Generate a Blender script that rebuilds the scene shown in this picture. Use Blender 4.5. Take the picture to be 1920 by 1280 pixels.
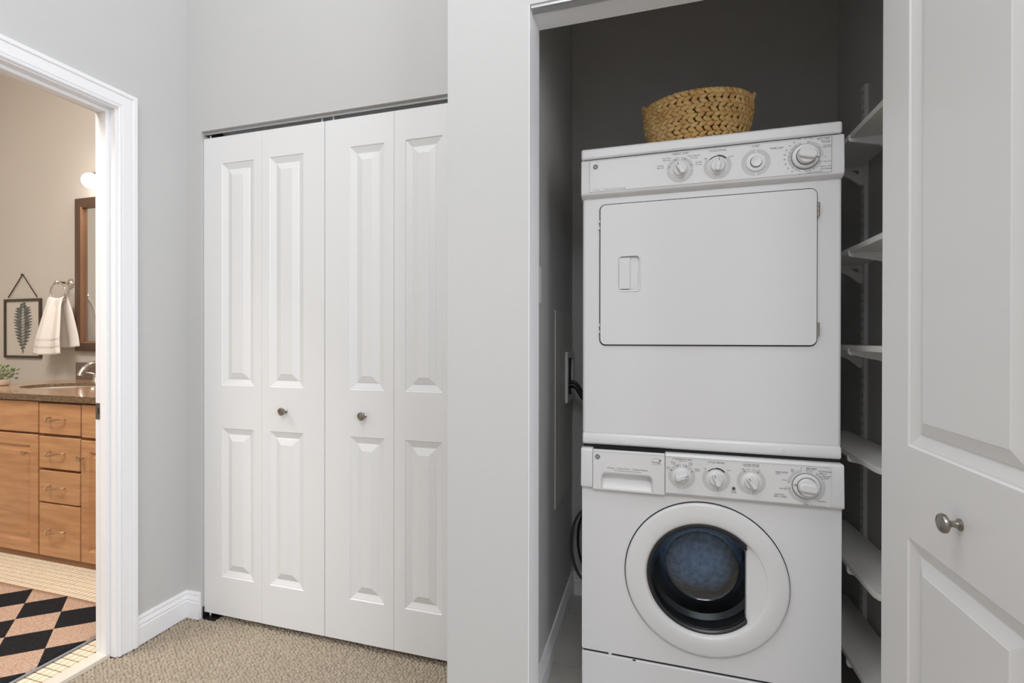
import bpy, bmesh, math, random
from mathutils import Vector, Matrix
random.seed(7)
R = math.radians
for o in list(bpy.data.objects):
    bpy.data.objects.remove(o)
S = bpy.context.scene
COL = S.collection

# ------------------------------------------------------------------ camera
cam = bpy.data.cameras.new('camera')
cam.sensor_width = 36.0
cam.lens = 897.2 / 1920 * 36.0
cam.clip_start = 0.02
camo = bpy.data.objects.new('camera', cam)
COL.objects.link(camo)
camo.matrix_world = (Matrix.Translation((0, 0, 1.1543)) @ Matrix.Rotation(R(16.2446), 4, 'Z')
                     @ Matrix.Rotation(R(90 - 0.15), 4, 'X') @ Matrix.Rotation(R(0.069), 4, 'Z'))
S.camera = camo

# ------------------------------------------------------------------ world, lights, exposure
W = bpy.data.worlds.new('world')
S.world = W
W.use_nodes = True
bg = W.node_tree.nodes['Background']
bg.inputs[0].default_value = (0.93, 0.96, 1.0, 1)
bg.inputs[1].default_value = 0.6


def area(name, loc, rot, sx, sy, power, col=(1, 1, 1)):
    l = bpy.data.lights.new(name, 'AREA')
    l.shape = 'RECTANGLE'
    l.size = sx
    l.size_y = sy
    l.energy = power
    l.color = col
    o = bpy.data.objects.new(name, l)
    COL.objects.link(o)
    o.location = loc
    o.rotation_euler = rot
    return o


area('hall_ceiling_light', (-0.7, 0.45, 3.67), (0, 0, 0), 1.2, 1.2, 24, (0.95, 0.97, 1.0))
area('rear_fill_light', (0.2, -2.1, 3.67), (0, 0, 0), 1.8, 1.8, 82, (0.95, 0.97, 1.0))  # added fill behind the camera, balances hall brightness, no known lamp
area('side_window_daylight', (2.19, -0.9, 1.5), (R(90), 0, R(90)), 2.4, 2.0, 84, (0.93, 0.965, 1.03))
area('bathroom_fill_light', (-3.0, 0.1, 3.67), (0, 0, 0), 1.2, 1.2, 100, (1.0, 0.965, 0.91))  # added fill out of view, brightens bathroom floor and cabinet fronts
S.cycles.max_bounces = 16
S.cycles.diffuse_bounces = 12

vs = S.view_settings
vs.view_transform = 'Standard'
vs.look = 'None'
vs.gamma = 1.0
vs.exposure = 0.0
vs.use_curve_mapping = False


# ------------------------------------------------------------------ materials
def lin(c):
    c = c / 255.0
    return c / 12.92 if c <= 0.04045 else ((c + 0.055) / 1.055) ** 2.4


def rgb(r, g, b):
    return (lin(r), lin(g), lin(b), 1)


MATS = {}


def mat(name, col, rough=0.5, metal=0.0, bump=None, var=None, spec=None, coord='Object', coat=0.0):
    """col sRGB triple; bump=(scale,strength); var=(scale, second colour, stretch)"""
    if name in MATS:
        return MATS[name]
    m = bpy.data.materials.new(name)
    m.use_nodes = True
    nt = m.node_tree
    b = nt.nodes['Principled BSDF']
    b.inputs['Base Color'].default_value = rgb(*col)
    b.inputs['Roughness'].default_value = rough
    b.inputs['Metallic'].default_value = metal
    if spec is not None:
        b.inputs['Specular IOR Level'].default_value = spec
    b.inputs['Coat Weight'].default_value = coat
    tc = nt.nodes.new('ShaderNodeTexCoord')
    if var:
        mp = nt.nodes.new('ShaderNodeMapping')
        mp.inputs['Scale'].default_value = var[2] if len(var) > 2 else (1, 1, 1)
        nt.links.new(tc.outputs[coord], mp.inputs[0])
        n = nt.nodes.new('ShaderNodeTexNoise')
        n.inputs['Scale'].default_value = var[0]
        n.inputs['Detail'].default_value = 5
        nt.links.new(mp.outputs[0], n.inputs['Vector'])
        cr = nt.nodes.new('ShaderNodeValToRGB')
        cr.color_ramp.elements[0].position = 0.33
        cr.color_ramp.elements[1].position = 0.67
        cr.color_ramp.elements[0].color = rgb(*col)
        cr.color_ramp.elements[1].color = rgb(*var[1])
        nt.links.new(n.outputs['Fac'], cr.inputs[0])
        nt.links.new(cr.outputs[0], b.inputs['Base Color'])
    if bump:
        n2 = nt.nodes.new('ShaderNodeTexNoise')
        n2.inputs['Scale'].default_value = bump[0]
        n2.inputs['Detail'].default_value = 3
        nt.links.new(tc.outputs[coord], n2.inputs['Vector'])
        bp = nt.nodes.new('ShaderNodeBump')
        bp.inputs['Strength'].default_value = bump[1]
        bp.inputs['Distance'].default_value = 0.002
        nt.links.new(n2.outputs['Fac'], bp.inputs['Height'])
        nt.links.new(bp.outputs[0], b.inputs['Normal'])
    MATS[name] = m
    return m


WALL = mat('wall_paint', (189, 189, 188), 0.6, bump=(320, 0.12), var=(2.0, (192, 191, 190)))
BWALL = mat('bathroom_paint', (190, 183, 175), 0.6, bump=(320, 0.12), var=(2.0, (193, 186, 178)))
CEIL = mat('ceiling_paint', (232, 231, 228), 0.7, bump=(200, 0.1))
TRIM = mat('trim_paint', (231, 231, 233), 0.35, bump=(500, 0.01))
DOORW = mat('door_paint', (222, 222, 222), 0.38, bump=(160, 0.05))
ENAMEL = mat('appliance_enamel', (219, 219, 221), 0.25, bump=(600, 0.02))
PLASTIC = mat('appliance_plastic', (219, 219, 220), 0.33, bump=(800, 0.02))
PRINTG = mat('print_grey', (196, 196, 196), 0.5, bump=(400, 0.01))
PRINTD = mat('print_dark', (62, 62, 62), 0.5, bump=(400, 0.01))
PRINTL = mat('print_line', (160, 160, 160), 0.5, bump=(400, 0.01))
GAP = mat('gap_shade', (34, 34, 34), 0.7, bump=(300, 0.05))  # shade inside gaps, seams and slots, put in as near-black colour
CHROME = mat('polished_chrome', (225, 222, 216), 0.09, 1.0, bump=(60, 0.02))
NICKEL = mat('brushed_nickel', (150, 145, 138), 0.28, 1.0, bump=(300, 0.06))
BRASS = mat('antique_bronze_nickel', (200, 176, 146), 0.3, 1.0, bump=(300, 0.05))
ALU = mat('track_aluminium', (190, 191, 192), 0.35, 0.6, bump=(200, 0.05))
BLACKP = mat('black_plastic', (22, 22, 23), 0.4, bump=(200, 0.05))
SHELFM = mat('white_melamine', (222, 221, 218), 0.4, bump=(120, 0.04))
METW = mat('white_bracket_enamel', (226, 226, 227), 0.35, bump=(120, 0.03))
PANELM = mat('painted_steel_panel', (196, 195, 191), 0.45, bump=(150, 0.05))
WOOD = mat('maple_wood', (192, 142, 100), 0.38, bump=(70, 0.06), var=(5, (170, 121, 82), (1, 1, 9)), coat=0.15)
WOODH = mat('maple_wood_drawer', (196, 146, 102), 0.38, bump=(70, 0.06), var=(5, (174, 125, 85), (1, 9, 9)), coat=0.15)
WOODD = mat('maple_shadow_frame', (136, 92, 58), 0.45, bump=(70, 0.06), var=(5, (120, 80, 50), (1, 1, 9)))
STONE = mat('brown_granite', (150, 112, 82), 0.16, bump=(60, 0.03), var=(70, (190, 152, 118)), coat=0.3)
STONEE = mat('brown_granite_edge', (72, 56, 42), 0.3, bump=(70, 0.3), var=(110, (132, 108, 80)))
STONEB = mat('dark_granite', (86, 72, 66), 0.3, bump=(70, 0.1), var=(90, (118, 100, 92)))
PORC = mat('white_porcelain', (240, 238, 233), 0.12, bump=(30, 0.01))
MIRF = mat('walnut_frame', (64, 45, 35), 0.35, bump=(60, 0.1), var=(7, (86, 60, 44), (1, 1, 0.15)), coat=0.2)
MIRI = mat('walnut_frame_lip', (112, 78, 54), 0.3, bump=(60, 0.1), var=(7, (130, 92, 64), (1, 1, 0.15)), coat=0.2)
MIRRORM = mat('mirror_silver', (236, 238, 237), 0.015, 1.0, bump=(3, 0.001))
TOWELM = mat('white_terry', (238, 233, 228), 0.95, bump=(420, 0.9), spec=0.1)
FRAMEM = mat('dark_bronze_frame', (72, 62, 52), 0.45, 0.3, bump=(160, 0.1))
PAPERM = mat('frame_paper', (196, 189, 179), 0.6, bump=(100, 0.03))
FERNM = mat('fern_print', (76, 78, 76), 0.7, bump=(60, 0.05), var=(40, (110, 111, 106)))
LEAFM = mat('plant_leaf', (92, 112, 66), 0.55, bump=(60, 0.2), var=(30, (150, 162, 112)))
POTM = mat('pale_pot', (226, 206, 186), 0.5, bump=(100, 0.1))
MARBLE = mat('threshold_marble', (222, 214, 202), 0.25, bump=(40, 0.02), var=(9, (212, 202, 188)))
TILEM = mat('mosaic_tile', (236, 224, 202), 0.28, bump=(40, 0.05), var=(30, (230, 214, 186)))
GROUT = mat('brown_grout', (84, 62, 40), 0.85, bump=(300, 0.3))
LTILE = mat('laundry_tile', (176, 174, 168), 0.35, bump=(60, 0.06), var=(6, (164, 161, 155)))
LGROUT = mat('laundry_grout', (140, 138, 132), 0.9, bump=(300, 0.3))
BASKM = mat('water_hyacinth', (238, 204, 142), 0.6, bump=(150, 0.5), var=(24, (214, 170, 104)), spec=0.3)
BASKD = mat('basket_inside', (132, 94, 50), 0.8, bump=(150, 0.6), var=(40, (108, 74, 36)))
HOSEM = mat('black_rubber', (20, 20, 21), 0.42, bump=(90, 0.1))
HOSEG = mat('grey_cord', (78, 78, 76), 0.5, bump=(90, 0.1))
STEELD = mat('drum_steel', (120, 122, 125), 0.28, 1.0, bump=(50, 0.05))
RUBG = mat('door_gasket', (38, 38, 40), 0.35, bump=(60, 0.04))
CARPB = mat('carpet_backing', (150, 138, 121), 0.95, bump=(500, 0.8), spec=0.05)
CARP = mat('carpet_loop', (186, 173, 155), 0.95, bump=(700, 0.9), var=(60, (166, 153, 135)), spec=0.05)
RUGB = mat('rug_binding', (150, 150, 156), 0.9, bump=(500, 0.6))
PIVOT = mat('dark_steel', (60, 60, 60), 0.4, 0.8, bump=(100, 0.1))


def glass_mat():
    m = bpy.data.materials.new('window_glass')
    m.use_nodes = True
    b = m.node_tree.nodes['Principled BSDF']
    b.inputs['Base Color'].default_value = (0.80, 0.86, 0.90, 1)
    b.inputs['Roughness'].default_value = 0.02
    b.inputs['Transmission Weight'].default_value = 1.0
    b.inputs['IOR'].default_value = 1.5
    return m


GLASS = glass_mat()


def emit_mat(name, col, st):
    m = bpy.data.materials.new(name)
    m.use_nodes = True
    b = m.node_tree.nodes['Principled BSDF']
    b.inputs['Base Color'].default_value = (0.9, 0.9, 0.88, 1)
    b.inputs['Emission Color'].default_value = (*col, 1)
    b.inputs['Emission Strength'].default_value = st
    return m


BULB = emit_mat('frosted_bulb', (1.0, 0.94, 0.86), 26)


def denim_mat():
    m = mat('blue_laundry', (140, 172, 212), 0.9, bump=(220, 0.9), var=(60, (88, 118, 158)))
    return m


DENIM = denim_mat()


def rug_mat():
    m = bpy.data.materials.new('argyle_rug')
    m.use_nodes = True
    nt = m.node_tree
    b = nt.nodes['Principled BSDF']
    b.inputs['Roughness'].default_value = 0.95
    b.inputs['Specular IOR Level'].default_value = 0.1
    tc = nt.nodes.new('ShaderNodeTexCoord')
    sx = nt.nodes.new('ShaderNodeSeparateXYZ')
    nt.links.new(tc.outputs['Object'], sx.inputs[0])

    def M(op, a, bb=None):
        n = nt.nodes.new('ShaderNodeMath')
        n.operation = op
        for i, v in enumerate((a, bb)):
            if v is None:
                continue
            if isinstance(v, (int, float)):
                n.inputs[i].default_value = v
            else:
                nt.links.new(v, n.inputs[i])
        return n.outputs[0]
    a = M('DIVIDE', sx.outputs[0], 0.2265)
    c = M('DIVIDE', sx.outputs[1], 0.1835)
    p = M('FLOOR', M('ADD', a, c))
    q = M('FLOOR', M('SUBTRACT', a, c))
    k = M('ABSOLUTE', M('MODULO', M('ADD', p, q), 2.0))
    n = nt.nodes.new('ShaderNodeTexNoise')
    n.inputs['Scale'].default_value = 160
    n.inputs['Detail'].default_value = 4
    nt.links.new(tc.outputs['Object'], n.inputs['Vector'])
    r1 = nt.nodes.new('ShaderNodeValToRGB')
    r1.color_ramp.elements[0].position = .35
    r1.color_ramp.elements[1].position = .65
    r1.color_ramp.elements[0].color = rgb(30, 30, 33)
    r1.color_ramp.elements[1].color = rgb(44, 43, 45)
    r2 = nt.nodes.new('ShaderNodeValToRGB')
    r2.color_ramp.elements[0].position = .35
    r2.color_ramp.elements[1].position = .65
    r2.color_ramp.elements[0].color = rgb(172, 142, 121)
    r2.color_ramp.elements[1].color = rgb(204, 174, 152)
    nt.links.new(n.outputs['Fac'], r1.inputs[0])
    nt.links.new(n.outputs['Fac'], r2.inputs[0])
    mx = nt.nodes.new('ShaderNodeMix')
    mx.data_type = 'RGBA'
    nt.links.new(k, mx.inputs[0])
    nt.links.new(r2.outputs[0], mx.inputs[6])
    nt.links.new(r1.outputs[0], mx.inputs[7])
    nt.links.new(mx.outputs[2], b.inputs['Base Color'])
    w = nt.nodes.new('ShaderNodeTexWave')
    w.inputs['Scale'].default_value = 60
    nt.links.new(tc.outputs['Object'], w.inputs['Vector'])
    bp = nt.nodes.new('ShaderNodeBump')
    bp.inputs['Strength'].default_value = 0.5
    bp.inputs['Distance'].default_value = 0.003
    nt.links.new(w.outputs['Fac'], bp.inputs['Height'])
    nt.links.new(bp.outputs[0], b.inputs['Normal'])
    return m


RUGM = rug_mat()


# ------------------------------------------------------------------ helpers
def tag(o, label=None, cat=None, group=None, kind=None):
    if label:
        o['label'] = label
    if cat:
        o['category'] = cat
    if group:
        o['group'] = group
    if kind:
        o['kind'] = kind
    return o


def empty(name, loc, rz=0.0):
    o = bpy.data.objects.new(name, None)
    COL.objects.link(o)
    o.location = loc
    o.rotation_euler = (0, 0, rz)
    o.empty_display_size = 0.05
    return o


def build(name, bm, m, parent=None, smooth=False, loc=None, bevel=0, angle=35):
    bmesh.ops.recalc_face_normals(bm, faces=bm.faces)
    me = bpy.data.meshes.new(name)
    bm.to_mesh(me)
    bm.free()
    me.materials.append(m)
    if smooth:
        me.polygons.foreach_set('use_smooth', [True] * len(me.polygons))
        try:
            me.set_sharp_from_angle(angle=R(angle))
        except Exception:
            pass
    o = bpy.data.objects.new(name, me)
    COL.objects.link(o)
    if parent is not None:
        o.parent = parent
    if loc is not None:
        o.location = loc
    if bevel:
        md = o.modifiers.new('bevel', 'BEVEL')
        md.width = bevel
        md.segments = 3
        md.limit_method = 'ANGLE'
        md.angle_limit = R(40)
        me.polygons.foreach_set('use_smooth', [True] * len(me.polygons))
        try:
            me.set_sharp_from_angle(angle=R(80))
        except Exception:
            pass
    return o


def bx(bm, x0, x1, y0, y1, z0, z1):
    v = [bm.verts.new(c) for c in ((x0, y0, z0), (x1, y0, z0), (x1, y1, z0), (x0, y1, z0),
                                   (x0, y0, z1), (x1, y0, z1), (x1, y1, z1), (x0, y1, z1))]
    for f in ((0, 3, 2, 1), (4, 5, 6, 7), (0, 1, 5, 4), (1, 2, 6, 5), (2, 3, 7, 6), (3, 0, 4, 7)):
        bm.faces.new([v[i] for i in f])


def box(*a):
    bm = bmesh.new()
    bx(bm, *a)
    return bm


def lathe(bm, prof, seg=32, axis='Y', c=(0, 0, 0), closed=False):
    """prof list of (r, h). axis: direction of h."""
    rings = []
    for r, h in prof:
        if r < 1e-6:
            p = {'Y': (0, h, 0), 'Z': (0, 0, h), 'X': (h, 0, 0)}[axis]
            rings.append([bm.verts.new(Vector(p) + Vector(c))])
            continue
        ring = []
        for i in range(seg):
            a = 2 * math.pi * i / seg
            ca, sa = r * math.cos(a), r * math.sin(a)
            p = {'Y': (ca, h, sa), 'Z': (ca, sa, h), 'X': (h, ca, sa)}[axis]
            ring.append(bm.verts.new(Vector(p) + Vector(c)))
        rings.append(ring)
    pairs = list(zip(rings, rings[1:]))
    if closed:
        pairs.append((rings[-1], rings[0]))
    for A, B in pairs:
        for i in range(seg):
            j = (i + 1) % seg
            if len(A) == 1 and len(B) == 1:
                continue
            if len(A) == 1:
                bm.faces.new((A[0], B[i], B[j]))
            elif len(B) == 1:
                bm.faces.new((A[i], A[j], B[0]))
            else:
                bm.faces.new((A[i], A[j], B[j], B[i]))


def tube(bm, pts, r, seg=8, cap=True, radii=None):
    pts = [Vector(p) for p in pts]
    rings = []
    up = Vector((0, 0, 1))
    prev = None
    for i, p in enumerate(pts):
        t = (pts[min(i + 1, len(pts) - 1)] - pts[max(i - 1, 0)]).normalized()
        if prev is None:
            n = t.cross(up)
            if n.length < 1e-3:
                n = t.cross(Vector((1, 0, 0)))
            n.normalize()
        else:
            n = (prev - t * prev.dot(t)).normalized()
        prev = n
        b = t.cross(n)
        rr = radii[i] if radii else r
        rings.append([bm.verts.new(p + n * rr * math.cos(2 * math.pi * k / seg) + b * rr * math.sin(2 * math.pi * k / seg))
                      for k in range(seg)])
    for A, B in zip(rings, rings[1:]):
        for k in range(seg):
            j = (k + 1) % seg
            bm.faces.new((A[k], A[j], B[j], B[k]))
    if cap:
        bm.faces.new(rings[0][::-1])
        bm.faces.new(rings[-1])


def smoothpath(pts, n=8):
    """Catmull-Rom"""
    P = [Vector(p) for p in pts]
    P = [P[0] * 2 - P[1]] + P + [P[-1] * 2 - P[-2]]
    out = []
    for i in range(1, len(P) - 2):
        for k in range(n):
            t = k / n
            a, b, c, d = P[i - 1], P[i], P[i + 1], P[i + 2]
            out.append(0.5 * ((2 * b) + (c - a) * t + (2 * a - 5 * b + 4 * c - d) * t * t + (3 * b - a - 3 * c + d) * t ** 3))
    out.append(P[-2])
    return out


def prism(bm, poly, axis, h0, h1):
    """poly of 2D points in the plane normal to axis, extruded h0..h1. X:(y,z) Y:(x,z) Z:(x,y)"""
    def P(a, b, h):
        return {'X': (h, a, b), 'Y': (a, h, b), 'Z': (a, b, h)}[axis]
    A = [bm.verts.new(P(a, b, h0)) for a, b in poly]
    B = [bm.verts.new(P(a, b, h1)) for a, b in poly]
    bm.faces.new(A)
    bm.faces.new(B[::-1])
    n = len(poly)
    for i in range(n):
        j = (i + 1) % n
        bm.faces.new((A[i], A[j], B[j], B[i]))


def plate(bm, outer, holes, axis, h0, h1):
    """flat plate with holes, extruded"""
    def P(a, b, h):
        return {'X': (h, a, b), 'Y': (a, h, b), 'Z': (a, b, h)}[axis]
    loops = [outer] + list(holes)
    for h in (h0, h1):
        edges = []
        for lp in loops:
            vs_ = [bm.verts.new(P(a, b, h)) for a, b in lp]
            for i in range(len(vs_)):
                edges.append(bm.edges.new((vs_[i], vs_[(i + 1) % len(vs_)])))
        bmesh.ops.triangle_fill(bm, use_beauty=True, use_dissolve=False, edges=edges)
    bm.verts.ensure_lookup_table()
    for lp in loops:
        A = [bm.verts.new(P(a, b, h0)) for a, b in lp]
        B = [bm.verts.new(P(a, b, h1)) for a, b in lp]
        for i in range(len(lp)):
            j = (i + 1) % len(lp)
            bm.faces.new((A[i], A[j], B[j], B[i]))
    bmesh.ops.remove_doubles(bm, verts=bm.verts, dist=1e-6)


def rrect(x0, x1, z0, z1, r, n=6):
    out = []
    for cx, cz, a0 in ((x1 - r, z1 - r, 0), (x0 + r, z1 - r, 90), (x0 + r, z0 + r, 180), (x1 - r, z0 + r, 270)):
        for i in range(n + 1):
            a = R(a0 + 90 * i / n)
            out.append((cx + r * math.cos(a), cz + r * math.sin(a)))
    return out


def circ(cx, cz, r, n=48, ry=None):
    return [(cx + r * math.cos(2 * math.pi * i / n), cz + (ry or r) * math.sin(2 * math.pi * i / n)) for i in range(n)]


def arcband(bm, cx, cz, r0, r1, a0, a1, y, n=24):
    """flat printed ring sector in xz plane; angle clockwise from up, degrees"""
    A, B = [], []
    for i in range(n + 1):
        a = R(a0 + (a1 - a0) * i / n)
        A.append(bm.verts.new((cx + r0 * math.sin(a), y, cz + r0 * math.cos(a))))
        B.append(bm.verts.new((cx + r1 * math.sin(a), y, cz + r1 * math.cos(a))))
    for i in range(n):
        bm.faces.new((A[i], B[i], B[i + 1], A[i + 1]))


def add_text(bm, body, x, z, size, y, align='CENTER', bold=0.0):
    cu = bpy.data.curves.new('t', 'FONT')
    cu.body = body
    cu.size = size
    cu.align_x = align
    cu.align_y = 'CENTER'
    cu.resolution_u = 2
    cu.offset = 0.0
    ob = bpy.data.objects.new('t', cu)
    me = bpy.data.meshes.new_from_object(ob)
    base = len(bm.verts)
    bm.from_mesh(me)
    bm.verts.ensure_lookup_table()
    for v in bm.verts[base:]:
        px, py = v.co.x, v.co.y
        v.co = (x + px, y, z + py)
    bpy.data.objects.remove(ob)
    bpy.data.curves.remove(cu)
    bpy.data.meshes.remove(me)


def flat(name, bm, m, parent):
    me = bpy.data.meshes.new(name)
    bm.to_mesh(me)
    bm.free()
    me.materials.append(m)
    o = bpy.data.objects.new(name, me)
    COL.objects.link(o)
    o.parent = parent
    if 'lettering' in name or name == 'dial_ring' or 'emblem' in name:
        o['kind'] = 'stuff'
    return o


def struct(name, bm, m, label, cat, parent=None, **k):
    o = build(name, bm, m, parent, **k)
    if parent is None:
        tag(o, label, cat, kind='structure')
    return o


# ------------------------------------------------------------------ dimensions
XL = -1.8664       # left wall face
XLB = -1.966       # its bathroom face
YB = 1.541         # wall with the closet doors
YF = 1.188         # front wall of the laundry closet
YJ = 1.297         # back of that wall
XW0, XW1 = -0.527, -0.3017
XR1 = 0.66         # right jamb of the laundry opening
XCL, XCR, YCB = -0.346, 0.70, 2.166
ZH = 2.014
ZC = 3.7
YV = 2.4648        # bathroom vanity wall
JY = 1.2635        # far door jamb face
JN = 0.50          # near door jamb face
ZJ = 1.9905

# ------------------------------------------------------------------ setting: walls, floor, ceiling
bm = bmesh.new()
bx(bm, XLB, XL, -3.3, JN - .015, -.02, ZC)
bx(bm, XLB, XL, JN - .015, JY + .015, ZJ + .015, ZC)
bx(bm, XLB, XL, JY + .015, 2.6, -.02, ZC)
struct('wall_left', bm, WALL, 'pale grey wall around the bathroom doorway', 'wall')

bm = bmesh.new()
XO0, XO1 = -1.7885, -0.600
bx(bm, XL, XO0, YB, YB + .10, -.02, ZC)
bx(bm, XO0, XO1, YB, YB + .10, ZH, ZC)
bx(bm, XO1, XW0, YB, YB + .10, -.02, ZC)
struct('wall_back', bm, WALL, 'pale grey wall above and beside the white closet doors', 'wall')
bm = bmesh.new()
bx(bm, XL, XW0 - .0, 2.17, 2.27, -.02, ZC)
struct('wall_closet_back', bm, WALL, 'rear wall of the closet hidden behind the white closet doors', 'wall')

bm = bmesh.new()
prism(bm, [(XW0, YF), (XW1, YF), (XW1, YJ), (XCL, YJ), (XCL, YCB + .1), (XW0, YCB + .1)], 'Z', -.02, ZC)
struct('wall_middle', bm, WALL, 'grey wall between the closet doors and the laundry recess', 'wall')

bm = bmesh.new()
bx(bm, XW1, XR1, YF, YJ, ZH, ZC)
bx(bm, XR1, 2.3, YF, YJ, -.02, ZC)
struct('wall_front', bm, WALL, 'wall and header over the laundry opening', 'wall')
bm = box(XCL, XCR + .1, YCB, YCB + .1, -.02, ZC)
struct('wall_laundry_back', bm, WALL, 'shaded back wall of the laundry recess behind the dryer', 'wall')
bm = box(XCR, XCR + .1, YJ, YCB, -.02, ZC)
struct('wall_laundry_right', bm, WALL, 'shaded side wall of the laundry recess carrying the shelves', 'wall')

struct('ceiling_laundry_bounce', box(XCL, XCR, YJ, YCB, 2.62, 2.66), CEIL, 'unseen white ceiling added inside the laundry recess to bounce light', 'ceiling')  # unseen low ceiling, added to bounce light back into the recess

# hall behind the camera
bm = bmesh.new()
bx(bm, 2.2, 2.3, -3.3, -2.1, -.02, ZC)
bx(bm, 2.2, 2.3, .3, YF, -.02, ZC)
bx(bm, 2.2, 2.3, -2.1, .3, -.02, .5)
bx(bm, 2.2, 2.3, -2.1, .3, 2.5, ZC)
struct('wall_right', bm, WALL, 'hall wall with a window on the right, outside the photo', 'wall')
bm = bmesh.new()
for y in (-2.1, -1.32, -.53, .25):
    bx(bm, 2.23, 2.29, y, y + .05, .5, 2.5)
bx(bm, 2.235, 2.285, -2.1, .3, 1.48, 1.53)
struct('window_2', bm, TRIM, 'white framed hall window on the right, outside the photo', 'window')
bm = bmesh.new()
bx(bm, XL, -1.2, -3.4, -3.3, -.02, ZC)
bx(bm, 1.4, 2.3, -3.4, -3.3, -.02, ZC)
bx(bm, -1.2, 1.4, -3.4, -3.3, -.02, .5)
bx(bm, -1.2, 1.4, -3.4, -3.3, 2.5, ZC)
struct('wall_rear', bm, WALL, 'hall wall with a window behind the camera', 'wall')
bm = bmesh.new()
for x in (-1.2, -.36, .5, 1.35):
    bx(bm, x, x + .05, -3.39, -3.33, .5, 2.5)
bx(bm, -1.2, 1.4, -3.385, -3.335, 1.48, 1.53)
struct('window_1', bm, TRIM, 'white framed hall window behind the camera', 'window')
struct('ceiling', box(-5.7, 2.3, -3.4, 2.6, ZC, ZC + .1), CEIL, 'white ceiling above the hall', 'ceiling')

# bathroom shell
struct('wall_bathroom_back', box(-5.6, XLB, YV, YV + .1, -.02, ZC), BWALL, 'taupe bathroom wall behind the vanity', 'wall')
struct('wall_bathroom_left', box(-5.7, -5.6, -.7, YV + .1, -.02, ZC), BWALL, 'taupe bathroom side wall', 'wall')
struct('wall_bathroom_near', box(-5.6, XLB, -.7, -.6, -.02, ZC), BWALL, 'taupe bathroom near wall', 'wall')
struct('wall_bathroom_right', box(XLB - .012, XLB - .0005, -.6, JN - .08, 0, ZC), BWALL, 'taupe bathroom face of the doorway wall', 'wall')

# floors
struct('floor', box(XL - .045, 2.3, -3.4, YF + 1.1, -.06, -.008), CARPB, 'beige loop carpet floor of the hall', 'floor')
bm = bmesh.new()
rnd = random.Random(3)
ang = R(28)
ca, sa = math.cos(ang), math.sin(ang)
P1, P2 = 0.0125, 0.0105
for i in range(-140, 150):
    for j in range(-150, 160):
        u = (i + (0.5 if j % 2 else 0)) * P1
        v = j * P2
        u += rnd.uniform(-.0032, .0032)
        v += rnd.uniform(-.0026, .0026)
        x = -1.2 + u * ca - v * sa
        y = 1.0 + u * sa + v * ca
        if not (XL - .03 < x < -.45 and .62 < y < 1.66):
            continue
        if x < XL + .002 and not (JN < y < JY):
            continue
        if y > YB - .001 and x < XO0:
            continue
        if x > XW0 - .004 and y > YF - .004:
            continue
        h = .006 + rnd.random() * .004
        l, w = .0078, .0050
        a2 = ang + rnd.uniform(-.6, .6)
        c2, s2 = math.cos(a2), math.sin(a2)
        vs_ = []
        for k in range(6):
            t = k * math.pi / 3
            dx, dy = l * math.cos(t), w * math.sin(t)
            vs_.append(bm.verts.new((x + dx * c2 - dy * s2, y + dx * s2 + dy * c2, -.009)))
        tp = []
        for k in range(6):
            t = k * math.pi / 3
            dx, dy = l * .62 * math.cos(t) + .0008, w * .62 * math.sin(t)
            tp.append(bm.verts.new((x + dx * c2 - dy * s2, y + dx * s2 + dy * c2, -.009 + h * .8)))
        ap = bm.verts.new((x + .001, y, -.009 + h))
        for k in range(6):
            q = (k + 1) % 6
            bm.faces.new((vs_[k], vs_[q], tp[q], tp[k]))
            bm.faces.new((tp[k], tp[q], ap))
me = bpy.data.meshes.new('carpet_pile')
bm.to_mesh(me)
bm.free()
me.materials.append(CARP)
me.polygons.foreach_set('use_smooth', [True] * len(me.polygons))
o = bpy.data.objects.new('carpet_pile', me)
COL.objects.link(o)
tag(o, 'beige textured loop pile of the hall carpet before the closet doors', 'carpet', kind='stuff')

# laundry floor with large tiles
lf = struct('floor_laundry', box(XCL, XCR, YF + .03, YCB, -.03, .001), LGROUT, 'grey tiled floor of the laundry recess', 'floor')
tw = .326
for i in range(4):
    for j in range(4):
        x0, x1 = max(XCL, -.42 + i * tw), min(XCR, -.42 + (i + 1) * tw - .004)
        y0, y1 = max(YF + .03, 1.03 + j * tw), min(YCB, 1.03 + (j + 1) * tw - .004)
        if x1 - x0 > .03 and y1 - y0 > .03:
            build('floor_tile', box(x0, x1, y0, y1, -.01, .004), LTILE, lf)

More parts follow.
